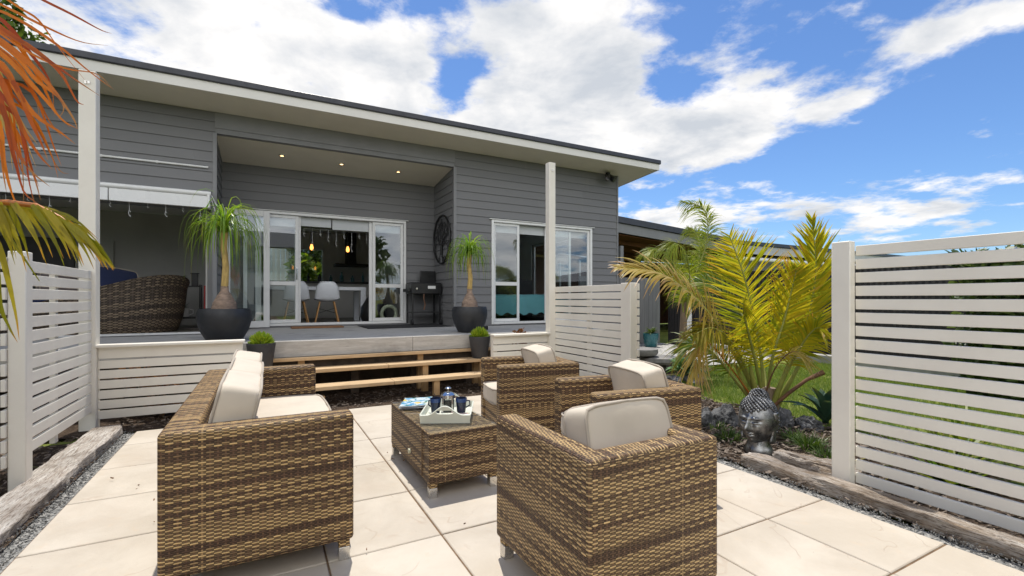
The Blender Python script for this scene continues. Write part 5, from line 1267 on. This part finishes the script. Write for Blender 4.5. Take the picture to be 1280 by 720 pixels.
# ------------------------------------------------------------------ rocks
def rock(label, px, py, Y, sx, sy, sz, seed):
    bm = bmesh.new(); bmesh.ops.create_icosphere(bm, subdivisions=4, radius=1)
    for v in bm.verts:
        p = v.co.copy(); q = mnoise.noise(p * 1.3 + Vector((seed, 0, 0))) * .35 + abs(mnoise.noise(p * 3.1 + Vector((0, seed, 0)))) * .28 + mnoise.noise(p * 8 + Vector((seed, seed, 0))) * .08
        cell = mnoise.voronoi(p * 1.8 + Vector((seed, 2, 1)))[0][0] * .3
        p *= .85 + q - cell * .5 + .1; v.co = Vector((p.x * sx, p.y * sy, max(p.z, -.35) * sz))
    me = bpy.data.meshes.new('garden_rock'); bm.to_mesh(me); bm.free(); me.materials.append(MT['rock'])
    o = bpy.data.objects.new('garden_rock', me); COL.objects.link(o); P = PX(px, py, Y); P.z = sz * .25 - .02; o.location = P; o.rotation_euler = (0, 0, seed)
    return tag(o, label, 'rock', 'dark rocks round the garden bed')
rock('large flat topped dark rock left of the statue', 908, 515, 4.55, .17, .14, .15, 1.0)
rock('jagged dark rock low beside the brown armchair', 881, 530, 4.45, .10, .13, .16, 2.3)
rock('dark rock half hidden behind the statue on its right', 978, 525, 4.45, .10, .10, .15, 3.9)
rock('small dark rock between the statue and the agave', 1010, 535, 4.35, .12, .10, .11, 5.1)
rock('dark rock far back beside the bright green agave', 838, 492, 6.6, .20, .16, .12, 6.4)
rock('low dark rock under the bright green agave', 868, 482, 6.9, .22, .16, .10, 7.7)
# ------------------------------------------------------------------ agaves and tufts
def agave(name, label, p, n, L, w, lm, seed, spread=(.25, 1.25), cat='agave', droop=.25):
    random.seed(seed); t = thing_at(name, label, cat, p); m = MB()
    for i in range(n):
        a = i * 2.399 + R(-.15, .15); e = spread[0] + (spread[1] - spread[0]) * (i / n) + R(-.08, .08); l = L * R(.8, 1.05)
        d = Vector((math.cos(a) * math.cos(e), math.sin(a) * math.cos(e), math.sin(e))); up = Vector((-math.cos(a) * math.sin(e), -math.sin(a) * math.sin(e), math.cos(e))); sd = Vector((-math.sin(a), math.cos(a), 0))
        K = 8; base = Vector((0, 0, .02)); vs = []; fs = []; uv = []; r = random.random()
        for k in range(K + 1):
            s_ = k / K; c = base + d * l * s_ + up * (.10 * l * math.sin(PI * s_)) + Vector((0, 0, -droop * l * s_ ** 2.5 * (1.2 - e / 1.5))); hw = w * (.55 + .9 * s_) * (1 - s_ ** 3.0) if s_ < 1 else 0
            vs += [c - sd * hw + up * hw * .35, c - up * .004, c + sd * hw + up * hw * .35]
        for k in range(K):
            b = 3 * k
            for q in (0, 1): fs.append((b + q, b + q + 1, b + q + 4, b + q + 3)); uv.append([(k / K, r), (k / K, r), ((k + 1) / K, r), ((k + 1) / K, r)])
        m.add(vs, fs, uv)
    m.build('leaves', MT[lm], t, smooth=70); return t
q = PX(855, 470, 7.1); q.z = .04
agave('agave', 'bright green agave rosette growing by the gravel', q, 30, .37, .055, 'leaf_agave', 3)
q = PX(1032, 530, 4.45); q.z = 0
agave('agave', 'dark green agave beside the post of the right screen', q, 16, .46, .045, 'leaf_agave_dark', 8, (.45, 1.3), droop=.2)
def tuft(name, label, cat, p, n, L, w, lm, seed, spread=.5, group=None, rad_=.05):
    random.seed(seed); t = thing_at(name, label, cat, p, group); m = MB()
    for i in range(n):
        a = R(0, 2 * PI); e = R(spread, 1.5); l = L * R(.6, 1.1); b = Vector((math.cos(a) * rad_ * R(0, 1), math.sin(a) * rad_ * R(0, 1), 0)); d = Vector((math.cos(a) * math.cos(e), math.sin(a) * math.cos(e), math.sin(e))); sd = Vector((-math.sin(a), math.cos(a), R(-.3, .3))).normalized()
        K = 5; m.strip([b + d * l * k / K + Vector((0, 0, -.45 * l * (k / K) ** 2)) for k in range(K + 1)], [w * (1 - (k / K) ** 2 * .95) for k in range(K + 1)], sd)
    m.build('leaves', MT[lm], t); return t
def GP(x, y, z=0.0):
    Y = (H - z) * F / (y - HOR); p = PX(x, y, Y); p.z = z; return p
for i, (x, y, n, L, lb) in enumerate(((912, 548, 150, .15, 'grassy tuft in front of the large flat rock'), (1012, 560, 190, .22, 'dark grassy tuft right of the statue'), (1035, 575, 160, .18, 'dark grassy tuft under the dark agave by the post'), (895, 535, 70, .12, 'small grassy tuft between the rocks and the armchair'), (992, 548, 120, .14, 'small tuft at the foot of the statue on its right'))):
    tuft('grass_tuft', lb, 'grass tuft', GP(x, y), n, L, .004, 'leaf_tuft', 30 + i, .35, 'dark grass tufts in the mulch bed', .10)
# strappy plants behind the right screen
for i, (u, v, L) in enumerate(((3.95, 1.35, .75), (4.3, .85, .95), (3.9, .55, .8), (4.6, 1.5, .8), (4.2, .15, .9))):
    p = W(u, v, 0); tuft('strappy_plant', ('yellow green strappy plant seen through the right screen nearest its post', 'tall strappy plant seen through the middle of the right screen', 'strappy plant seen low through the right end of the screen', 'strappy plant farther back behind the right screen', 'strappy plant behind the right edge of the right screen')[i], 'plant', p, 70, L, .014, 'leaf_strap', 50 + i, .5, 'strappy plants behind the right screen', .08)
# planting at the far left, behind the left screen
for i, (u, v, L) in enumerate(((-2.0, 4.3, .8), (-2.3, 5.0, .9), (-2.6, 3.6, 1.0))):
    p = W(u, v, 0)
    tuft('strappy_plant', ('leafy plant just behind the left screen post', 'strap plant seen through the left screen', 'tallest strap plant at the far left behind the left screen')[i], 'plant', p, 90, L, .016, 'leaf_bright', 80 + i, .5, 'strap plants behind the left screen', .09)
def shrub(name, label, cat, p, rx, ry, rz_, n, size, lm, seed, trunk=0.0, group=None, stems=5):
    random.seed(seed); t = thing_at(name, label, cat, p, group); m = MB(); cl = [(R(-.7, .7), R(-.7, .7), R(-.5, .8), R(.28, .5)) for _ in range(max(6, n // 140))]
    for i in range(n):
        c = random.choice(cl); a = R(0, 2 * PI); e = math.asin(R(-1, 1)); r_ = c[3] * R(.4, 1) ** .5
        P = Vector(((c[0] + r_ * math.cos(a) * math.cos(e)) * rx, (c[1] + r_ * math.sin(a) * math.cos(e)) * ry, trunk + rz_ * .8 + (c[2] + r_ * math.sin(e)) * rz_ * .75))
        d = Vector((R(-1, 1), R(-1, 1), R(-.6, .8))).normalized(); sd = d.orthogonal().normalized(); sd = (sd + d.cross(sd) * R(-2, 2)).normalized(); l = size * R(.7, 1.3)
        m.strip([P, P + d * l * .5, P + d * l + Vector((0, 0, -l * .2))], [l * .10, l * .27, l * .02], sd)
    m.build('foliage', MT[lm], t)
    m = MB()
    for k in range(stems):
        c = cl[k % len(cl)]; m.tube([(R(-.05, .05), R(-.05, .05), -.05), (c[0] * rx * .3, c[1] * ry * .3, trunk * .7 + rz_ * .3), (c[0] * rx * .8, c[1] * ry * .8, trunk + rz_ * .8 + c[2] * rz_ * .6)], [max(.012, trunk * .05), max(.01, trunk * .035), .006], 6)
    m.build('stems' if trunk < .5 else 'trunk', MT['bark'], t, smooth=60); return t
shrub('russet_shrub', 'low russet leaved shrub seen through the gaps of the left low fence', 'shrub', W(-.9, 5.98, 0), .5, .16, .30, 700, .06, 'leaf_red', 21)
shrub('red_succulent', 'small red tipped plant showing above the right low fence', 'plant', W(3.28, 5.96, .38), .11, .07, .24, 160, .06, 'leaf_red', 22)
# ------------------------------------------------------------------ yard at the right: fence, gravel things, carport
def corrugated(m, p0, p1, z0, z1, pitch=.09, amp=.012):
    L = (p1 - p0).length; d = (p1 - p0) / L; nrm = Vector((-d.y, d.x, 0)); n = int(L / pitch * 4); vs = []
    for i in range(n + 1):
        p = p0 + d * (L * i / n) + nrm * (amp * math.sin(2 * PI * i / 4)); vs += [(p.x, p.y, z0), (p.x, p.y, z1)]
    m.add(vs, [(2 * i, 2 * i + 2, 2 * i + 3, 2 * i + 1) for i in range(n)])
cf = thing_at('steel_fence', 'dark corrugated steel fence behind the palms', 'fence', W(9.78, 9.2, 0))
m = MB(); a, b = W(9.78, 9.3, 0), W(10.15, -2.0, 0); corrugated(m, a, b, -.02, 1.80); m.build('panel', MT['corr'], cf, origin=W(9.78, 9.2, 0), loc=(0, 0, 0), smooth=60)
m = MB(); m.bar(a + Vector((0, 0, 1.815)), b + Vector((0, 0, 1.815)), .05, .05); m.build('top_rail', MT['corr'], cf, origin=W(9.78, 9.2, 0))
q = W(9.72, 8.55, 0); m = MB(); m.box(-.06, .06, -.06, .06, -.03, 1.86); m.v = [p + q for p in m.v]; m.build('post', MT['alu'], cf, origin=W(9.78, 9.2, 0))
m = MB(); m.box(9.45, 9.66, -1.5, 8.3, -.03, .13); o = m.build('concrete_kerb', MT['concrete'], None, bevel=.01); o.rotation_euler = (0, 0, A); tag(o, 'grey concrete kerb along the foot of the dark steel fence', 'kerb')
gf = thing('board_fence', 'grey vertical board gate closing the side yard by the house corner', 'fence', 7.0, 9.6)
m = MB()
for i in range(19): m.box(.02 + i * .145, .02 + i * .145 + .138, -.012, .012, 0, 1.78)
m.build('boards', MT['greyboard'], gf)
m = MB(); m.box(0, 2.76, .0135, .05, 1.1, 1.2); m.box(0, 2.76, .0135, .05, .3, .4); m.build('rails', MT['greyboard'], gf)
tp_ = thing_at('teal_planter', 'teal glazed pot with a small plant by the grey gate', 'potted plant', W(8.75, 8.9, -.012)); tp_.scale = (.74, .74, .74)
m = MB(); m.lathe([(0, 0), (.19, 0), (.21, .03), (.26, .36), (.265, .46), (.23, .46), (.2, .1), (0, .1)], n=28); m.build('pot', MT['tealpot'], tp_, smooth=50)
m = MB(); random.seed(6)
for i in range(50):
    a_ = R(0, 6.28); d = Vector((math.cos(a_), math.sin(a_), R(.3, 1.6))).normalized(); L = R(.2, .45); p = Vector((0, 0, .42))
    m.strip([p, p + d * L * .6, p + d * L + Vector((0, 0, -.1))], [.02, .03, .003], d.cross(Vector((0, 0, 1))).normalized())
m.build('plant', MT['leaf_tree'], tp_)
for (px, py, r_, h, lb) in ((800, 462, .30, .36, 'taller round stone seat on a stone stem by the gravel'), (822, 462, .34, .22, 'lower round stone seat beside the taller one')):
    p = GP(px, py, 0); t = thing_at('stone_seat', lb, 'stone seat', p, 'round stone seats by the gravel')
    m = MB(); m.lathe([(0, h - .10), (r_ * .92, h - .10), (r_, h - .06), (r_ * .97, h), (0, h + .01)], n=28); m.build('slab', MT['stone'], t, smooth=40)
    m = MB(); m.lathe([(r_ * .5, -.03), (r_ * .38, h * .5), (r_ * .45, h - .1)], n=18); m.build('stem', MT['stone'], t, smooth=40)
# carport wing behind the house
cp = thing('carport', 'long low carport roof with brown timber lining behind the right end of the house', 'carport', 7.0, 11.0)
def slab(m, pts, th):
    n = len(pts); vs = [tuple(p) for p in pts] + [(p[0], p[1], p[2] + th) for p in pts]; m.add(vs, [tuple(range(n - 1, -1, -1)), tuple(range(n, 2 * n))] + [(i, (i + 1) % n, n + (i + 1) % n, n + i) for i in range(n)])
m = MB(); slab(m, [(.05, -.3, 3.62), (7.2, -.3, 3.14), (7.2, 7, 3.14), (.05, 7, 3.62)], .18); slab(m, [(7.21, -.3, 3.14), (26, -.3, 3.1), (26, 7, 3.1), (7.21, 7, 3.14)], .12); m.build('roof', MT['roofedge'], cp)
m = MB(); slab(m, [(.05, -.24, 3.34), (7.2, -.24, 2.84), (7.2, -.2, 2.84), (.05, -.2, 3.34)], .275); m.build('fascia', MT['clad_trim'], cp)
m = MB(); slab(m, [(7.21, -.24, 2.82), (26, -.24, 2.80), (26, -.2, 2.80), (7.21, -.2, 2.82)], .30); m.build('fascia', mat('pale_grey_fascia', (.40, .41, .42), .5, .05), cp)
m = MB(); m.tube([(7.3, -.32, 2.62), (26, -.32, 2.60)], .07, 8); m.build('gutter', MT['alu'], cp, smooth=60)
m = MB(); slab(m, [(.06, -.1, 3.30), (7.1, -.1, 2.82), (7.1, 6.8, 2.82), (.06, 6.8, 3.30)], .03)
for k in range(5): slab(m, [(.06, .6 + 1.1 * k, 3.17), (7.1, .6 + 1.1 * k, 2.69), (7.1, .66 + 1.1 * k, 2.69), (.06, .66 + 1.1 * k, 3.17)], .128)
m.build('lining', MT['cedar'], cp)
m = MB(); m.box(.05, 26, 6.0, 6.1, 0, 3.0); m.build('wall', MT['cedar'], cp)
m = MB(); m.box(7.25, 26, .1, .2, 0, 2.8); m.build('wall', MT['greyboard'], cp)
for x in (2.5, 7.1, 13):
    m = MB(); m.box(x - .06, x + .06, -.16, -.04, -.03, 2.8); m.build('post', MT['clad_trim'], cp)
wt = thing('roof_sheet', 'small pale translucent roof sheet showing beside the house corner', 'roof sheet', 7.15, 9.75)
m = MB(); slab(m, [(0, 0, 2.28), (1.5, 0, 2.18), (1.5, 1.0, 2.36), (0, 1.0, 2.46)], .02); m.build('sheet', mat('pale_blue_sheet', (.62, .68, .76), .35, .03), wt)
for (x, y) in ((.03, .05), (1.45, .05), (.03, .95), (1.45, .95)):
    m = MB(); m.box(x - .02, x + .02, y - .02, y + .02, -.03, 2.2); m.build('leg', MT['alu'], wt)
# neighbour's house and hedge beyond the right screen
nb = thing('neighbour_house', 'low neighbouring house with a dark roof seen through the right screen', 'house', 12.2, 1.5)
m = MB(); m.box(0, 9, -8, 2.5, 0, 1.95); m.build('wall', mat('cream_neighbour_wall', (.50, .46, .40), .7, .05), nb)
m = MB(); m.add([(-.6, -8.6, 1.95), (9.6, -8.6, 1.95), (9.6, 3.1, 1.95), (-.6, 3.1, 1.95), (3.5, -5, 2.75), (5.5, -5, 2.75), (5.5, -.5, 2.75), (3.5, -.5, 2.75)], [(0, 3, 2, 1), (4, 5, 6, 7), (0, 1, 5, 4), (1, 2, 6, 5), (2, 3, 7, 6), (3, 0, 4, 7)]); m.build('roof', MT['roofedge'], nb)
m = MB(); m.box(-.03, -.005, -3, -1.2, .7, 1.6); m.box(-.03, -.005, .2, 1.6, .7, 1.6); m.build('window', MT['darkdoor'], nb)
def hedge(label, u0, u1, v0, v1, h, n, seed, lm='leaf_tree', size=.11):
    random.seed(seed); m = MB()
    for i in range(n):
        f = random.choice((0, 0, 1, 2)); u, v, z = R(u0, u1), R(v0, v1), R(0, h)
        if f == 0: u = u0 + abs(random.gauss(0, .12))
        elif f == 1: z = h - abs(random.gauss(0, .12))
        p = Vector((u, v, z + .14 * mnoise.noise(Vector((u, v * 1.5, z))))); d = Vector((R(-1, .4), R(-1, 1), R(-.5, .8))).normalized(); sd = d.orthogonal().normalized(); l = size * R(.7, 1.3)
        m.strip([p, p + d * l * .5, p + d * l], [l * .12, l * .3, l * .02], sd)
    m.box(u0 + .15, u1 - .15, v0 + .1, v1 - .1, 0, h - .2); m.uv[len(m.f) - 1] = [(.2, .1)] * 4
    o = m.build('hedge', MT[lm], None); o.rotation_euler = (0, 0, A); return tag(o, label, 'hedge')
hedge('clipped green hedge beyond the lawn behind the right screen', 7.6, 8.4, -5.0, 2.6, 1.75, 16000, 1)
hedge('tall dark green hedge beyond the bed behind the left screen', -5.2, -4.2, -2.0, 8.0, 2.3, 14000, 2)
# things behind the kitchen: white fence and garden seen through the back window
bf = thing('board_fence', 'pale board fence outside the kitchen back window', 'fence', -5, 18.5)
m = MB()
for i in range(60): m.box(i * .15, i * .15 + .144, -.012, .012, 0, 3.0)
m.build('boards', MT['fascia'], bf)
m = MB(); m.box(0, 9, .0135, .05, .5, .6); m.box(0, 9, .0135, .05, 2.2, 2.3); m.build('rails', MT['fascia'], bf)
shrub('garden_shrub', 'yellow leaved shrub outside the kitchen window', 'shrub', W(1.15, 16.6, 0), .7, .6, 1.6, 900, .24, 'leaf_bright', 61, .3)
shrub('garden_shrub', 'yellow leaved shrub outside the left kitchen window', 'shrub', W(-.4, 16.6, 0), .5, .5, 1.3, 700, .22, 'leaf_bright', 64, .3)
shrub('garden_tree', 'dark leafy tree outside the kitchen window', 'tree', W(1.7, 17.8, 0), 1.1, .5, 2.0, 2600, .17, 'leaf_tree', 62, 1.2)
shrub('back_tree', 'leafy tree top showing over the roof at the far left', 'tree', PX(16, 374, 13.0) - Vector((.35, 0, 2.0)), .9, 1.0, 3.2, 3000, .22, 'leaf_tree', 63, 5.4)
# ------------------------------------------------------------------ lawn grass and litter
def lawn():
    rnd = random.Random(3); m = MB(); n = 0
    def blade(u, v, L):
        p = W(u, v, -.04); a = rnd.uniform(0, 6.28); d = Vector((math.cos(a) * .5, math.sin(a) * .5, 1)).normalized(); sd = Vector((-math.sin(a), math.cos(a), 0)); w = rnd.uniform(.0025, .0045) * (1 + max(0, p.length - 5) * .12)
        b = len(m.v); tip = p + d * L; m.v += [p - sd * w, p + sd * w, tip]; r = rnd.random(); m.uv[len(m.f)] = [(0, r), (0, r), (1, r)]; m.f.append([b, b + 1, b + 2])
    while n < 62000:
        u, v = rnd.uniform(4.3, 9.4), rnd.uniform(.2, 6.6)
        edge = 4.55 + .25 * math.sin(v * 2.1) + .1 * math.sin(v * 7)
        if u < edge: continue
        if v > 5.7 + .3 * math.sin(u * 2): continue
        if mnoise.noise(Vector((u * 1.7, v * 1.7, 4))) < -.38 and rnd.random() < .7: n += 1; continue
        blade(u, v, rnd.uniform(.035, .075)); n += 1
    o = m.build('lawn_grass', MT['leaf_grass'], None); o['kind'] = 'stuff'
lawn()
def litter(name, n, u0, u1, v0, v1, mt, smin, smax, seed, skip=None):
    rnd = random.Random(seed); m = MB()
    for i in range(n):
        u, v = rnd.uniform(u0, u1), rnd.uniform(v0, v1)
        if skip and skip(u, v): continue
        p = W(u, v, rnd.uniform(-.008, .018)); a = rnd.uniform(0, 6.28); l = rnd.uniform(smin, smax); w = l * rnd.uniform(.12, .35); t = rnd.uniform(-.45, .45); d = Vector((math.cos(a), math.sin(a), t)); s_ = Vector((-math.sin(a), math.cos(a), rnd.uniform(-.4, .4)))
        b = len(m.v); h = Vector((0, 0, rnd.uniform(.003, .008))); m.v += [p - d * l / 2 - s_ * w / 2, p + d * l / 2 - s_ * w / 2, p + d * l / 2 + s_ * w / 2, p - d * l / 2 + s_ * w / 2]; m.v += [m.v[b + k] + h for k in range(4)]
        for f in ((0, 3, 2, 1), (4, 5, 6, 7), (0, 1, 5, 4), (1, 2, 6, 5), (2, 3, 7, 6), (3, 0, 4, 7)): m.f.append([b + k for k in f])
    o = m.build(name, mt, None); o['kind'] = 'stuff'
MT['chip'] = mat('bark_chip', (.10, .07, .05), .9, .6, 40, col2=(.24, .19, .15))
litter('bark_chips', 5200, 3.05, 4.75, .3, 5.2, MT['chip'], .02, .07, 5)
litter('leaf_litter', 1500, -2.2, -1.12, 1.2, 5.3, MT['chip'], .02, .06, 6)
litter('leaf_litter_by_steps', 900, -1.3, 3.6, 5.42, 6.2, MT['chip'], .02, .05, 8)
MT['pebble'] = mat('pale_pebble', (.15, .15, .145), .8, .4, 60, col2=(.30, .295, .28))
litter('strip_gravel', 1500, -1.115, -1.025, 1.2, 5.35, MT['pebble'], .005, .012, 7)
litter('strip_gravel_right', 1500, 2.975, 3.05, -.5, 5.0, MT['pebble'], .005, .012, 9)
MT['twig'] = mat('dry_twig', (.20, .12, .07), .9, .3, 30)
litter('twigs', 60, -1.0, 2.9, .7, 5.2, MT['twig'], .008, .03, 12)
# ------------------------------------------------------------------ the garden behind the viewer (it shows in the window glass)
shrub('garden_tree', 'broad green tree in the garden behind the viewer', 'tree', W(-3.5, -9, 0), 2.2, 2.0, 2.2, 2600, .35, 'leaf_tree', 71, 1.5)
shrub('garden_tree', 'tall green tree beside the fence behind the viewer', 'tree', W(4.5, -11, 0), 2.6, 2.2, 2.6, 3000, .38, 'leaf_tree', 72, 1.5)
shrub('garden_tree', 'round green tree near the far house behind the viewer', 'tree', W(11, -13, 0), 2.4, 2.2, 2.2, 2600, .38, 'leaf_tree', 73, 1.4)
fh = thing('far_house', 'pale two storey house across the street behind the viewer', 'house', 1.0, -24)
m = MB(); m.box(-6, 6, -4, 4, 0, 5.0); m.build('wall', mat('pale_far_wall', (.45, .44, .42), .7, .05), fh)
m = MB(); m.add([(-6.6, -4.6, 5), (6.6, -4.6, 5), (6.6, 4.6, 5), (-6.6, 4.6, 5), (-3, 0, 6.6), (3, 0, 6.6)], [(0, 3, 2, 1), (0, 1, 5, 4), (2, 3, 4, 5), (1, 2, 5), (3, 0, 4)]); m.build('roof', MT['roofedge'], fh)
for x in (-4, -1, 2, 4.5):
    m = MB(); m.box(x - .6, x + .6, 4.005, 4.03, 3.2, 4.4); m.build('window', MT['darkdoor'], fh)
    m = MB(); m.box(x - .6, x + .6, 4.005, 4.03, .8, 2.1); m.build('window', MT['darkdoor'], fh)
